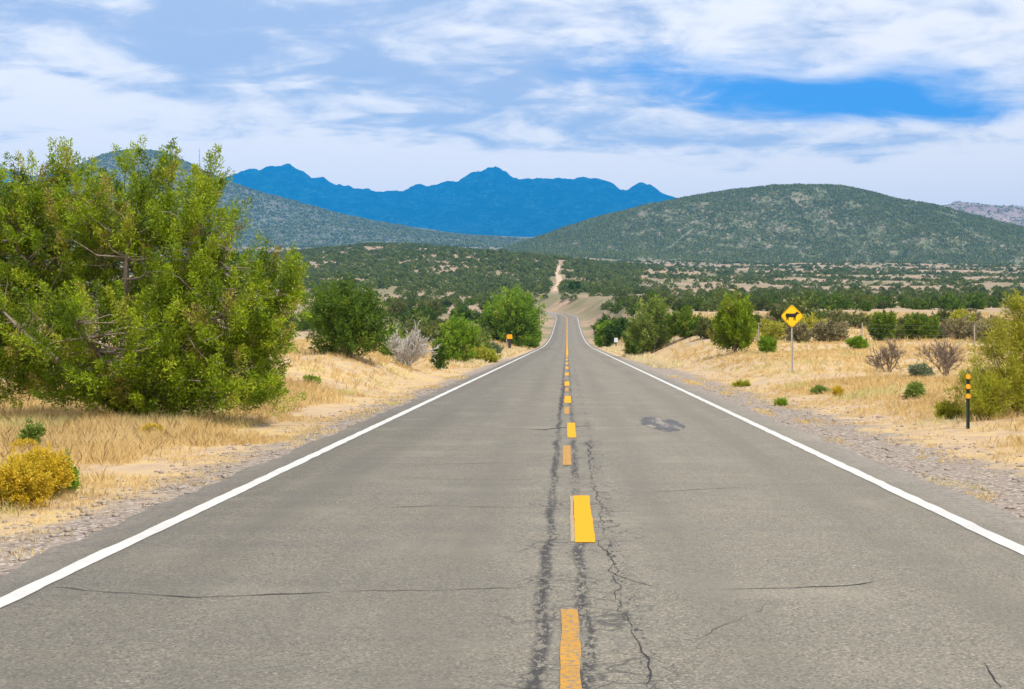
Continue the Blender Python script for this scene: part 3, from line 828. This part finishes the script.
def fence():
    pts = [(6.5 + 5.6 * i, 99 - 5.0 * i) for i in range(0, 7)]
    pts = [(12.4, 94), (17.8, 87.5), (23.3, 83), (28.8, 79), (34, 75)]
    b = (pts[0][0], pts[0][1], float(ground_z(*pts[0])))
    root = empty('wire_fence', b); tag(root, 'thin wire fence on pale wooden posts behind dry grass', 'fence')
    tops = []
    for x, y in pts:
        z = float(ground_z(x, y)) - b[2]; q = (x - b[0], y - b[1])
        mb = MB(); mb.tube([(q[0], q[1], z - .3), (q[0] + .02, q[1], z + .6), (q[0] + .01, q[1], z + 1.3)], [.042, .038, .035], 7); mb.build('fence_post', M['wood'], root)
        tops.append((q[0], q[1], z))
    for h in (.35, .65, .95, 1.2):
        mb = MB()
        for a, c in zip(tops[:-1], tops[1:]):
            m_ = [(a[i] + c[i]) / 2 for i in range(3)]
            mb.tube([(a[0], a[1], a[2] + h), (m_[0], m_[1], m_[2] + h - .02), (c[0], c[1], c[2] + h)], [.0022] * 3, 3)
        mb.build('wire', M['steel'], root)


fence()


# ------------------------------------------------------------------ dry grass
def grass():
    rng = np.random.default_rng(21)
    V, Fc, T = [], [], []; n0 = 0
    def patch(X, Y, nb, hgt, wid, lean, tint_shift=0.0, seed=0):
        nonlocal n0
        n = len(X); Z = ground_z(X, Y)
        ci = np.repeat(np.arange(n), nb); N = len(ci)
        base = np.stack([X[ci] + rng.normal(0, .05, N), Y[ci] + rng.normal(0, .05, N), Z[ci] - .02], 1)
        a = rng.random(N) * 2 * PI; sp = np.abs(rng.normal(0, lean, N))
        d = unit(np.stack([np.cos(a) * sp, np.sin(a) * sp, np.ones(N)], 1))
        L = (hgt[ci] if hasattr(hgt, '__len__') else hgt) * rng.uniform(.45, 1.25, N)
        side = unit(np.cross(d, unit(rng.normal(size=(N, 3))))) * (wid[ci] * .5)[:, None]
        tipdir = unit(d + np.stack([np.cos(a) * .3, np.sin(a) * .3, -np.ones(N) * .1], 1))
        mid = base + d * (L * .6)[:, None]; tip = mid + tipdir * (L * .45)[:, None]
        v = np.stack([base - side, base + side, mid + side * .8, tip, mid - side * .8], 1).reshape(-1, 3)
        f = np.arange(5 * N).reshape(N, 5)
        t = np.clip(.45 + .5 * (fbm(X * .35, Y * .35, 61, 3)[ci] - .5) + rng.normal(0, .16, N) + tint_shift, 0, .93)
        green = (fbm(X * .5 + 40, Y * .3, 67, 3) > .66)[ci] & (rng.random(N) < .7); t[green] = rng.uniform(.94, 1, green.sum())
        V.append(v); Fc.append(f + n0); T.append(np.repeat(t, 5)); n0 += len(v)
    def region(n, x0, x1, y0, y1, nb, h0, h1, lean, thr, soft=.15, ybias=1.0):
        Y = y0 + (y1 - y0) * rng.random(n) ** ybias; X = x0 + (x1 - x0) * rng.random(n)
        dn = fbm(X * .55, Y * .55, 71, 4); lim = np.where(X < 0, 4.5, 5.45)
        edge = np.abs(X) - lim + (fbm(X * .9, Y * .5, 73, 3) - .5) * 1.5
        keep = (dn + .28 * smooth(0, 2.5, edge) > thr + rng.uniform(-soft, soft, n)) & (edge > 0)
        X, Y = X[keep], Y[keep]; edge = edge[keep]
        h = h0 + (h1 - h0) * smooth(0, 2.4, edge) * (.5 + fbm(X * .7, Y * .7, 75, 3))
        w = np.maximum(.0035, Y / F * .34) * rng.uniform(.7, 1.3, len(X))
        patch(X, Y, nb, h, w, lean)
    region(14000, -13, -4.2, 9.0, 24, 16, .05, .22, .75, .56)
    region(12000, -15, -4.4, 22, 40, 15, .06, .24, .7, .60)
    region(7500, -22, -4.6, 40, 100, 12, .08, .20, .7, .66)
    region(3500, -30, -4.6, 95, 210, 9, .25, .45, .5, .50)
    region(14000, 5.0, 20, 17, 45, 14, .05, .20, .75, .57)
    region(9500, 5.0, 34, 42, 95, 12, .08, .19, .7, .62)
    region(5000, 5.0, 60, 90, 210, 9, .25, .45, .6, .52)
    # taller straw below the big juniper
    n = 2600; X = rng.uniform(-11, -6.4, n); Y = rng.uniform(20.8, 26, n)
    kp = fbm(X * .8, Y * .8, 83, 3) > .45; X, Y = X[kp], Y[kp]; n = len(X)
    patch(X, Y, 13, np.full(n, .27) * rng.uniform(.5, 1.3, n), np.full(n, .005), .4, .22)
    # sparse tufts in the gravel and along the asphalt edge
    n = 2100; X = np.concatenate([rng.uniform(-4.9, -4.0, n // 3), rng.uniform(4.15, 4.6, n // 3), rng.uniform(4.5, 6.0, n // 3)]); Y = rng.uniform(9, 60, len(X))
    kp = fbm(X * 1.5, Y * .5, 81, 3) > .55; X, Y = X[kp], Y[kp]
    patch(X, Y, 12, np.full(len(X), .09), np.maximum(.005, Y / F * .5), .9, .05)
    # green fringe where the road edge collects water
    n = 900; X = np.concatenate([rng.uniform(4.6, 6.4, n), rng.uniform(-6.4, -4.9, n)]); Y = np.concatenate([rng.uniform(75, 190, n), rng.uniform(75, 190, n)])
    patch(X, Y, 8, np.full(len(X), .3), Y / F * .7, .6, .6)
    o = mesh_np('dry_grass', np.concatenate(V), np.concatenate(Fc), M['straw'], None, np.concatenate(T))
    tag(o, 'straw coloured dry grass along both road shoulders', 'grass', kind='stuff')


grass()


# loose stones on the shoulders, too many to count
def stones():
    rng = np.random.default_rng(8); n = 2600
    X = np.concatenate([-rng.uniform(3.95, 5.2, n // 2), rng.uniform(4.1, 6.4, n // 2)]); Y = 8 + 40 * rng.random(len(X)) ** 1.4
    Z = ground_z(X, Y); r = rng.uniform(.008, .028, len(X)) * rng.choice([1, 1, 1, 1.8], len(X))
    octv = np.array([(1, 0, 0), (-1, 0, 0), (0, 1, 0), (0, -1, 0), (0, 0, .7), (0, 0, -.7)], float)
    octf = np.array([(0, 2, 4), (2, 1, 4), (1, 3, 4), (3, 0, 4), (2, 0, 5), (1, 2, 5), (3, 1, 5), (0, 3, 5)])
    v = octv[None] * r[:, None, None] * rng.uniform(.6, 1.3, (len(X), 6, 1)) + np.stack([X, Y, Z + r * .2], 1)[:, None]
    f = octf[None] + (np.arange(len(X)) * 6)[:, None, None]
    o = mesh_np('gravel', v.reshape(-1, 3), f.reshape(-1, 3), M['stone'])
    tag(o, 'loose grey pink gravel scattered along the asphalt edges', 'gravel', kind='stuff')


stones()


# ------------------------------------------------------------------ shrubs of the middle distance
def proto_shrub(seed, mat, w, h, n_cl, per, leaf):
    rng = np.random.default_rng(seed)
    v, f, t, cc = crown(dome(w, h, 6, rng, .3), w * .17, n_cl, per, leaf, rng, shell=.6, up=.5, tint_mu=.45)
    v[:, 2] = np.maximum(v[:, 2], -.1)
    return v, f, t


def clear_of_road(X, Y):
    return (np.abs(X - road_c(np.minimum(Y, 600))) > 7.5 + .012 * np.clip(Y - 120, 0, 500)) | (Y > 655)


def mid_shrubs():
    rng = np.random.default_rng(33)
    kinds = [('dark_juniper', 'juniper_shrub', 3.4, 2.5), ('dark_juniper', 'juniper_shrub', 4.2, 2.6), ('olive', 'olive_shrub', 3.2, 1.9), ('olive', 'olive_shrub', 4.0, 2.2), ('far_green', 'juniper_shrub', 3.8, 2.8), ('grey_scrub', 'grey_shrub', 2.4, 1.2)]
    protos = []
    for i, (mat, nm, w, h) in enumerate(kinds):
        v, f, t = proto_shrub(200 + i, mat, w, h, 60, 26, (.42, .15))
        me = mesh_np(nm, v, f, M[mat], None, t); protos.append((me, nm))
    placed = []
    taken = [(px(x, Y), Y) for x, Y in [(420, 262), (464, 285), (428, 330), (397, 310), (446, 135), (608, 232), (619, 205), (513, 168), (538, 190)]]
    def put(X, Y, kind, s, label, grp):
        src, nm = protos[kind]
        o = src.copy(); COL.objects.link(o)
        o.location = (X, Y, float(ground_z(X, Y)) - .05); o.rotation_euler = (0, 0, rng.random() * 6.28); o.scale = (s, s, s * rng.uniform(.85, 1.15))
        cat = {'juniper_shrub': 'shrub', 'olive_shrub': 'shrub', 'grey_shrub': 'shrub'}[nm]
        tag(o, label, cat, grp); placed.append((X, Y))
    names = {0: 'dark green juniper', 1: 'dark green juniper', 2: 'dull olive shrub', 3: 'dull olive shrub', 4: 'dark green juniper', 5: 'grey brown scrub bush'}
    n = 0; tries = 0
    while n < 215 and tries < 60000:
        tries += 1
        Y = 125 + 330 * rng.random() ** .75
        x = rng.uniform(-20, 1050); X = px(x, Y)
        if x < 250 or not clear_of_road(X, Y) or (x < 400 and Y < 200): continue
        if Y < 200 and 590 < x < 770: continue
        if 480 < x < 660 and Y > 380 and rng.random() < .7: continue
        if Y < 235 and x > 780 and rng.random() < .86: continue
        d = fbm(X * .035, Y * .022, 91, 3)
        if d < .47 and rng.random() < .85: continue
        if any((X - a) ** 2 + (Y - b) ** 2 < 6.0 ** 2 for a, b in placed + taken): continue
        kind = int(rng.choice(6, p=[.22, .2, .2, .14, .16, .08]))
        side = 'left' if X < 0 else 'right'
        ring = 'nearer' if Y < 300 else 'farther'
        lab = f'{names[kind]} on the {ring} scrub plain {side} of the road'
        put(X, Y, kind, rng.uniform(.62, 1.15) * (1.0 if kind != 5 else .9), lab, f'{names[kind]}s of {ring} plain {side} of road')
        n += 1
    # row of shrubs behind the tan strip on the right
    for i in range(34):
        x = 690 + 290 * i / 33 + rng.uniform(-6, 6); Y = rng.uniform(226, 300); X = px(x, Y)
        if any((X - a) ** 2 + (Y - b) ** 2 < 2.6 ** 2 for a, b in placed): continue
        kind = int(rng.choice([0, 1, 4, 2])); put(X, Y, kind, rng.uniform(.6, 1.05), f'{names[kind]} in the row behind tan strip right of road', f'{names[kind]}s in row behind tan strip')
    for me, nm in protos: bpy.data.objects.remove(me)
    return placed


placed = mid_shrubs()


def merge_scatter(name, P, S, tmpl, mat, rng, label, cat, tint_f=None):
    """many small plants as one uncountable mesh"""
    tv, tf, tt = tmpl
    V, Fc, T = [], [], []
    groups = np.array_split(np.arange(len(P)), max(1, len(P) // 4000))
    n0 = 0
    for g in groups:
        a = rng.random(len(g)) * 2 * PI; c, s_ = np.cos(a), np.sin(a); sc = S[g]
        vx = tv[None, :, 0] * c[:, None] - tv[None, :, 1] * s_[:, None]; vy = tv[None, :, 0] * s_[:, None] + tv[None, :, 1] * c[:, None]
        vz = np.repeat(tv[None, :, 2], len(g), 0) * rng.uniform(.8, 1.25, (len(g), 1))
        v = np.stack([vx, vy, vz], -1) * sc[:, None, None] + P[g][:, None]
        f = tf[None] + (np.arange(len(g)) * len(tv))[:, None, None] + n0
        V.append(v.reshape(-1, 3).astype(np.float32)); Fc.append(f.reshape(-1, tf.shape[1])); n0 += len(g) * len(tv)
        T.append((np.clip(tt[None] + rng.normal(0, .16, (len(g), 1)), 0, 1)).ravel())
    o = mesh_np(name, np.concatenate(V), np.concatenate(Fc), mat, None, np.concatenate(T))
    tag(o, label, cat, kind='stuff')
    return o


def quad_template(seed, n, w, h, leaf, shell=.75):
    rng = np.random.default_rng(seed)
    d = unit(rng.normal(size=(n, 3))); d[:, 2] = np.abs(d[:, 2]) * 1.0 - .18
    lump = .75 + .5 * vnoise(d[:, 0] * 2 + 9, d[:, 1] * 2 + d[:, 2] * 3 + 9, seed)
    base = d * np.array([w / 2, w / 2, h * .8]) * (lump * (shell + (1 - shell) * rng.random(n)))[:, None]
    v, f, t = blades(base - d * .2 * leaf[0], unit(d + rng.normal(size=(n, 3)) * .5), leaf[0] * rng.uniform(.6, 1.3, n), leaf[1] * rng.uniform(.7, 1.3, n), np.clip(rng.normal(.45, .15, n), 0, 1), rng)
    v[:, 2] = np.maximum(v[:, 2], -.15)
    return v, f, t


def plain_scatter():
    rng = np.random.default_rng(55)
    # first belt
    def belt(n, y0, y1, seed, thr, xlo, xhi):
        Y = np.exp(np.log(y0) + (np.log(y1) - np.log(y0)) * (rng.random(n) ** .62))
        x = rng.uniform(xlo, xhi, n); X = px(x, Y)
        d = fbm(X * .045, Y * .012, seed, 3) + .25 * (fbm(X * .006, Y * .003, seed + 4, 2) - .5)
        keep = (d > thr + rng.uniform(-.24, .24, n)) & clear_of_road(X, Y)
        keep &= ~((np.abs(X + 5.5) < 3.2) & (Y > 600) & (Y < 1150))
        keep &= ~((np.abs(x - 535) < 60) & (Y < 660) & (rng.random(n) < .3))
        keep &= ~((Y > 1950) & (Y < 2260) & (x > 570) & (rng.random(n) < .75))
        return X[keep], Y[keep]
    X, Y = belt(2100, 430, 800, 101, .40, -60, 1090)
    Y2 = rng.uniform(585, 760, 260); X2 = px(rng.uniform(470, 640, 260), Y2); k2 = (np.abs(X2 + 5.5) > 3.2) & (fbm(X2 * .06, Y2 * .03, 119, 3) > .33)
    X, Y = np.concatenate([X, X2[k2]]), np.concatenate([Y, Y2[k2]])
    P = np.stack([X, Y, ground_z(X, Y) - .05], 1)
    merge_scatter('plain_shrubs', P, rng.uniform(.55, 1.15, len(P)), quad_template(1, 260, 3.8, 2.9, (.75, .34)), M['far_green'], rng, 'dark green juniper scrub covering the plain beyond the bend', 'scrub')
    X, Y = belt(13500, 780, 2450, 103, .39, -80, 1100)
    X2, Y2 = belt(9500, 640, 2000, 105, .36, 200, 640)
    X, Y = np.concatenate([X, X2]), np.concatenate([Y, Y2])
    P = np.stack([X, Y, ground_z(X, Y) - .05], 1)
    merge_scatter('distant_scrub', P, rng.uniform(.6, 1.25, len(P)), quad_template(2, 90, 4.2, 3.2, (1.25, .7)), M['far_green'], rng, 'dense juniper scrub on the low rise and foot of hills', 'scrub')
    X, Y = belt(9000, 2400, 4400, 107, .38, -60, 560)
    P = np.stack([X, Y, ground_z(X, Y) - .05], 1)
    merge_scatter('valley_scrub', P, rng.uniform(.8, 1.5, len(P)), quad_template(3, 30, 5.0, 3.6, (2.4, 1.6)), M['far_green'], rng, 'hazy juniper scrub across the far valley floor', 'scrub')


plain_scatter()


# ------------------------------------------------------------------ hills and mountains
def ridge_fn(pts, Yc):
    """silhouette as world heights at distance Yc"""
    xs_ = np.array([(p[0] - 567) / F * Yc for p in pts]); zs = np.array([EYE + (336 - p[1]) / F * Yc for p in pts])
    t = table(list(zip(xs_, zs)))
    return lambda X: t(np.clip(X, xs_[0], xs_[-1]))


def hill_obj(name, label, pts, Yc, front, back, mat, nx, ny, gully, seed, rough=1.0, flat=.0):
    rf = ridge_fn(pts, Yc); x0 = (pts[0][0] - 567) / F * Yc; x1 = (pts[-1][0] - 567) / F * Yc
    def hz(X, Y):
        b = ground_z(X, Y)
        r = rf(X + (fbm(X / 600, Y / 600, seed, 2) - .5) * 120 * smooth(.15, .6, np.abs(Y - Yc) / front))
        u = np.where(Y < Yc, (Yc - Y) / front, (Y - Yc) / back)
        bell = np.cos(np.clip(u, 0, 1) * PI / 2) ** 2
        bell = bell * (1 - flat) + flat * (1 - np.clip(u, 0, 1))
        rise = np.clip(r - ground_z(X, X * 0 + Yc), -30, None)
        side = smooth(0, .04, (X - x0) / (x1 - x0)) * smooth(0, .04, (x1 - X) / (x1 - x0))
        # spurs and gullies run down the slope
        g = np.abs(fbm(X / gully, Y / (gully * 2.2), seed + 3, 4) - .5) * 2
        g2 = fbm(X / (gully * .35), Y / (gully * .5), seed + 9, 4) - .5
        mod = bell * (1 - .42 * (1 - bell) * (1 - g) * 1.4) + .05 * rough * g2 * bell * (1 - .6 * bell)
        return b + (rise * mod + .02 * rough * rise * g2 * bell) * side - 3 * (1 - side) - 4 * (1 - smooth(0, .05, bell))
    o = grid_obj(name, np.linspace(x0, x1, nx), np.linspace(Yc - front, Yc + back, ny), hz, mat)
    tag(o, label, 'hill' if 'hill' in name or 'ridge' in name else 'mountain', kind='structure')
    return o, hz, (x0, x1, Yc - front, Yc + back)


def hill_mat(name, soil_a, soil_b, scrub, cover, scale):
    m, nt, p = new_mat(name)
    P = pos(nt)
    a = nt.noise(P, scale, 5, .65); b = nt.noise(P, scale * 6, 4, .7); c_ = nt.noise(P, scale * 26, 3, .7)
    soil = nt.mix(nt.ramp01(a, .35, .65), soil_a, soil_b)
    rocky = nt.mix(nt.ramp01(b, .45, .7), soil, tuple(x * .6 for x in soil_b))
    v = nt.math('ADD', nt.math('MULTIPLY', c_, .6), nt.math('MULTIPLY', b, .5))
    c = nt.mix(nt.ramp01(v, cover + .08, cover - .06), rocky, scrub)
    nt.l.new(c, p.inputs['Base Color']); p.inputs['Roughness'].default_value = 1; p.inputs['Specular IOR Level'].default_value = .05
    bp = nt.node('ShaderNodeBump'); bp.inputs['Strength'].default_value = .7; bp.inputs['Distance'].default_value = 2.5
    nt.l.new(v, bp.inputs['Height']); nt.l.new(bp.outputs[0], p.inputs['Normal'])
    return m


M['hill'] = hill_mat('scrub_hill', (.22, .185, .125), (.32, .245, .19), (.115, .135, .060), .57, .006)
M['rock_hill'] = hill_mat('rocky_hill', (.15, .135, .11), (.24, .20, .175), (.095, .115, .06), .56, .004)
M['rocky_ridge'] = hill_mat('pale_rocky_ridge', (.22, .165, .145), (.34, .27, .24), (.06, .06, .045), .46, .004)
M['forest_mtn'] = hill_mat('forested_mountain', (.012, .060, .070), (.040, .120, .125), (.006, .022, .026), .60, .0012)  # distance haze blue is partly put into the base colour

RH = [(380, 275), (430, 271), (480, 257), (520, 244), (560, 231), (600, 218), (640, 208), (680, 199.5), (720, 193), (760, 189), (800, 187), (830, 187.5), (860, 192), (900, 201), (940, 210), (980, 220), (1024, 232), (1100, 250), (1200, 268), (1260, 280)]
hill_r, hz_r, box_r = hill_obj('hill', 'broad green speckled hill dotted with junipers on the right', RH, 3050, 850, 1300, M['hill'], 260, 200, 240, 61)
LM = [(-420, 245), (-300, 225), (-160, 212), (-60, 200), (0, 187), (50, 177), (90, 165), (120, 155), (150, 151), (170, 156), (200, 170), (240, 187), (300, 204), (350, 217), (400, 227), (450, 234), (520, 240), (600, 246)]
hill_l, hz_l, box_l = hill_obj('hill', 'rocky grey blue hill rising behind the big juniper', LM, 5000, 1350, 1700, M['rock_hill'], 260, 180, 300, 67)
hill_l.name = 'hill.001'
RR = [(840, 232), (885, 220), (915, 211), (940, 205), (965, 203), (985, 205), (1005, 207), (1030, 207), (1080, 202), (1140, 205), (1220, 225)]
ridge, hz_rr, box_rr = hill_obj('ridge', 'pale pinkish rocky ridge behind right end of green hill', RR, 5600, 900, 1200, M['rocky_ridge'], 160, 110, 160, 71, 2.5)
BM = [(-260, 215), (-180, 195), (-90, 190), (-40, 182), (0, 172), (25, 178), (60, 190), (120, 200), (190, 196), (225, 184), (245, 177), (265, 172), (284, 170), (300, 174), (318, 180), (345, 190), (365, 191), (385, 194), (405, 193), (421, 188), (432, 192), (460, 183), (480, 175), (497, 172.5),
      (506, 175), (515, 181), (545, 180), (580, 182), (605, 185), (622, 192), (640, 186), (655, 192), (668, 199), (700, 212), (760, 226), (860, 232), (960, 236)]
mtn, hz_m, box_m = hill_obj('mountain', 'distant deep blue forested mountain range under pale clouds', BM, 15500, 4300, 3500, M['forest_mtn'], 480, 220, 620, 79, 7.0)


def hill_scatter():
    rng = np.random.default_rng(77)
    def sc(n, box, hz, y1, thr, seed, tmpl, s0, s1, name, label, hole=None):
        x0, x1, ya, yb = box
        Y = rng.uniform(ya, y1, n); X = rng.uniform(x0, x1, n)
        d = fbm(X / 22, Y / 40, seed, 3) + .3 * (fbm(X / 160, Y / 200, seed + 2, 2) - .5)
        k_ = (d > thr + rng.uniform(-.30, .30, n)) & (np.abs(X / Y) < .40)
        xs_ = X / Y * F + 567; k_ &= xs_ > -60
        z = hz(X, Y); k_ &= z > ground_z(X, Y) + .2
        ysc = 336 - (z - EYE) / Y * F
        if hole: k_ &= ~hole(xs_, ysc)
        P = np.stack([X, Y, z - .2], 1)[k_]
        merge_scatter(name, P, rng.uniform(s0, s1, len(P)), tmpl, M['hill_green'], rng, label, 'trees')
    # a pale cut runs up the face of the hill
    cut = lambda x, y: (np.abs((x - 667) - (250 - y) * 1.25) < 2.0) & (y > 228) & (y < 252)
    sc(160000, box_r, hz_r, 3250, .41, 111, quad_template(5, 16, 4.4, 3.6, (2.3, 1.7)), .55, 1.3, 'hill_trees', 'juniper trees speckling the broad hill on the right', cut)
    sc(110000, box_l, hz_l, 5100, .44, 113, quad_template(6, 10, 5.5, 4.5, (3.6, 2.8)), .6, 1.4, 'hillside_scrub', 'scrub and junipers speckling the rocky hill on the left')
    sc(9000, box_rr, hz_rr, 5650, .50, 117, quad_template(7, 10, 5.5, 4.5, (3.6, 2.8)), .6, 1.4, 'ridge_scrub', 'dark scrub dotting the pale rocky ridge at right')


hill_scatter()


# ------------------------------------------------------------------ haze
def haze():
    mb = MB(); mb.box(-21500, 21500, -600, 21500, -40, 2000)
    m = bpy.data.materials.new('haze_air'); m.use_nodes = True; nt = NT(m.node_tree)
    nt.n.remove(nt.n['Principled BSDF'])
    v = nt.node('ShaderNodeVolumePrincipled')
    v.inputs['Color'].default_value = (.012, .37, .98, 1); v.inputs['Density'].default_value = 7.0e-5; v.inputs['Anisotropy'].default_value = -0.2
    nt.l.new(v.outputs[0], nt.n['Material Output'].inputs['Volume'])
    o = mb.build('haze', m); tag(o, 'thin blue haze in the air over the plain', 'haze', kind='stuff')


import os
if not os.environ.get('NOHAZE'):
    haze()


# ------------------------------------------------------------------ sky, sun, camera
SUN_EL, SUN_AZ = math.radians(58), math.radians(142)     # azimuth clockwise from +Y (north)
world = bpy.data.worlds.new('World'); scene.world = world; world.use_nodes = True
W = NT(world.node_tree); bg = W.n['Background']
sky = W.node('ShaderNodeTexSky', sky_type='NISHITA'); sky.sun_disc = False
sky.sun_elevation = SUN_EL; sky.sun_rotation = SUN_AZ; sky.altitude = 1800; sky.air_density = 1.0; sky.dust_density = .25; sky.ozone_density = 2.5
tc = W.node('ShaderNodeTexCoord').outputs['Generated']
sp = W.node('ShaderNodeSeparateXYZ'); W.l.new(tc, sp.inputs[0]); dx, dy, dz = sp.outputs
# direction as (tangent of azimuth, tangent of elevation)*1000
az = W.math('MULTIPLY', W.math('ARCTAN2', dx, dy), 1000)
hor = W.math('SQRT', W.math('ADD', W.math('MULTIPLY', dx, dx), W.math('MULTIPLY', dy, dy)))
el = W.math('MULTIPLY', W.math('ARCTAN2', dz, hor), 1000)
# cloud deck: project the direction on a layer overhead
inv = W.math('DIVIDE', 1.0, W.math('ADD', W.math('MAXIMUM', dz, 0.0), .15))
cv = W.node('ShaderNodeCombineXYZ'); W.l.new(W.math('MULTIPLY', dx, inv), cv.inputs[0]); W.l.new(W.math('MULTIPLY', dy, inv), cv.inputs[1])
n1 = W.noise(cv.outputs[0], 1.7, 7, .58, .35); n2 = W.noise(cv.outputs[0], 5.2, 6, .6, .5)
mpw = W.node('ShaderNodeMapping'); mpw.inputs['Scale'].default_value = (1.0, 1.25, 1); mpw.inputs['Location'].default_value = (3.1, 1.7, 0); W.l.new(cv.outputs[0], mpw.inputs['Vector'])
n3 = W.noise(mpw.outputs[0], 4.0, 6, .6, .8)


def blob(x, y, rx, ry, amp):
    """soft patch of sky centred on a compass direction"""
    a0 = math.atan((x - 567) / F) * 1000; e0 = math.atan((336 - y) / math.hypot(F, x - 567)) * 1000
    u = W.math('DIVIDE', W.math('SUBTRACT', az, a0), rx / F * 1000); v = W.math('DIVIDE', W.math('SUBTRACT', el, e0), ry / F * 1000)
    q = W.math('ADD', W.math('MULTIPLY', u, u), W.math('MULTIPLY', v, v))
    return W.math('MULTIPLY', W.math('EXPONENT', W.math('MULTIPLY', q, -1)), amp)


def total(items):
    s = items[0]
    for i in items[1:]: s = W.math('ADD', s, i)
    return s


# openings in the cloud
gap = total([blob(800, 95, 170, 32, .55), blob(930, 108, 120, 26, .40), blob(640, 70, 120, 26, .32), blob(940, 62, 70, 20, .22), blob(470, 85, 70, 30, .14), blob(1000, 118, 60, 12, .2),
             blob(100, 20, 200, 26, .10), blob(60, 75, 110, 30, -.30), blob(990, 30, 60, 20, -.25), blob(620, 5, 200, 14, -.2), blob(860, 150, 260, 24, -.25), blob(400, 150, 500, 26, -.25)])
noise_sum = W.math('ADD', W.math('MULTIPLY', n1, .55), W.math('MULTIPLY', n3, .55))
gm = W.ramp01(W.math('ADD', gap, W.math('MULTIPLY', W.math('SUBTRACT', noise_sum, .55), 1.25)), .08, .70)
# bluish grey undersides
shade = total([blob(200, 40, 260, 34, .42), blob(470, 90, 160, 45, .36), blob(300, 10, 400, 22, .25), blob(740, 150, 190, 30, .36), blob(200, 85, 60, 18, .25), blob(620, 110, 110, 40, .15), blob(950, 150, 100, 20, .08), blob(340, 120, 120, 20, .12),
               blob(50, 90, 90, 28, -.25), blob(440, 50, 60, 14, -.15), blob(400, 170, 460, 26, -.50), blob(960, 180, 150, 24, -.40), blob(640, 180, 120, 14, -.3), blob(540, 190, 700, 14, -.35), blob(640, 20, 160, 12, -.12)])
sm = W.ramp01(W.math('ADD', shade, W.math('MULTIPLY', W.math('SUBTRACT', W.math('ADD', W.math('MULTIPLY', n2, .5), W.math('MULTIPLY', n3, .6)), .55), 2.3)), -.14, .50)
# cloud colour boosted warm and bright near the horizon to offset blue haze
warm = W.math('EXPONENT', W.math('DIVIDE', 80.0, W.math('MAXIMUM', el, 85.0)))
wg = W.math('ADD', 1.0, W.math('MULTIPLY', W.math('SUBTRACT', warm, 1.0), .55))
wc = W.node('ShaderNodeCombineXYZ'); W.l.new(warm, wc.inputs[0]); W.l.new(wg, wc.inputs[1]); wc.inputs[2].default_value = 1.0
cloud = W.mix(sm, (7.6, 8.0, 8.8), (3.4, 4.2, 6.4))
cloud = W.mix(1.0, cloud, wc.outputs[0], 'MULTIPLY')
clear = W.mix(.85, sky.outputs[0], (.85, 2.9, 7.4))
low = W.ramp01(el, -10, 6)
final = W.mix(gm, cloud, clear)
final = W.mix(low, sky.outputs[0], final)
W.l.new(final, bg.inputs['Color']); bg.inputs['Strength'].default_value = .10

sun = bpy.data.lights.new('sun', 'SUN'); sun.energy = 4.1; sun.angle = math.radians(1.2); sun.color = (1, .95, .86)
so = bpy.data.objects.new('sun', sun); COL.objects.link(so)
d = np.array([math.sin(SUN_AZ) * math.cos(SUN_EL), math.cos(SUN_AZ) * math.cos(SUN_EL), math.sin(SUN_EL)])
from mathutils import Vector
so.rotation_euler = Vector(d).to_track_quat('Z', 'Y').to_euler(); so.location = tuple(d * 200)

cam = bpy.data.cameras.new('camera'); co = bpy.data.objects.new('camera', cam); COL.objects.link(co); scene.camera = co
co.location = (0, 0, EYE); co.rotation_euler = (PI / 2, 0, 0)
cam.sensor_width = 36; cam.lens = F / 1024 * 36; cam.clip_start = .1; cam.clip_end = 60000
cam.shift_x = -55 / 1024; cam.shift_y = -8.5 / 1024

scene.render.engine = 'CYCLES'
scene.cycles.use_denoising = True
scene.cycles.max_bounces = 5; scene.cycles.diffuse_bounces = 2; scene.cycles.transmission_bounces = 4; scene.cycles.volume_bounces = 0
scene.view_settings.view_transform = 'Standard'; scene.view_settings.look = 'None'; scene.view_settings.gamma = 1; scene.view_settings.exposure = .5
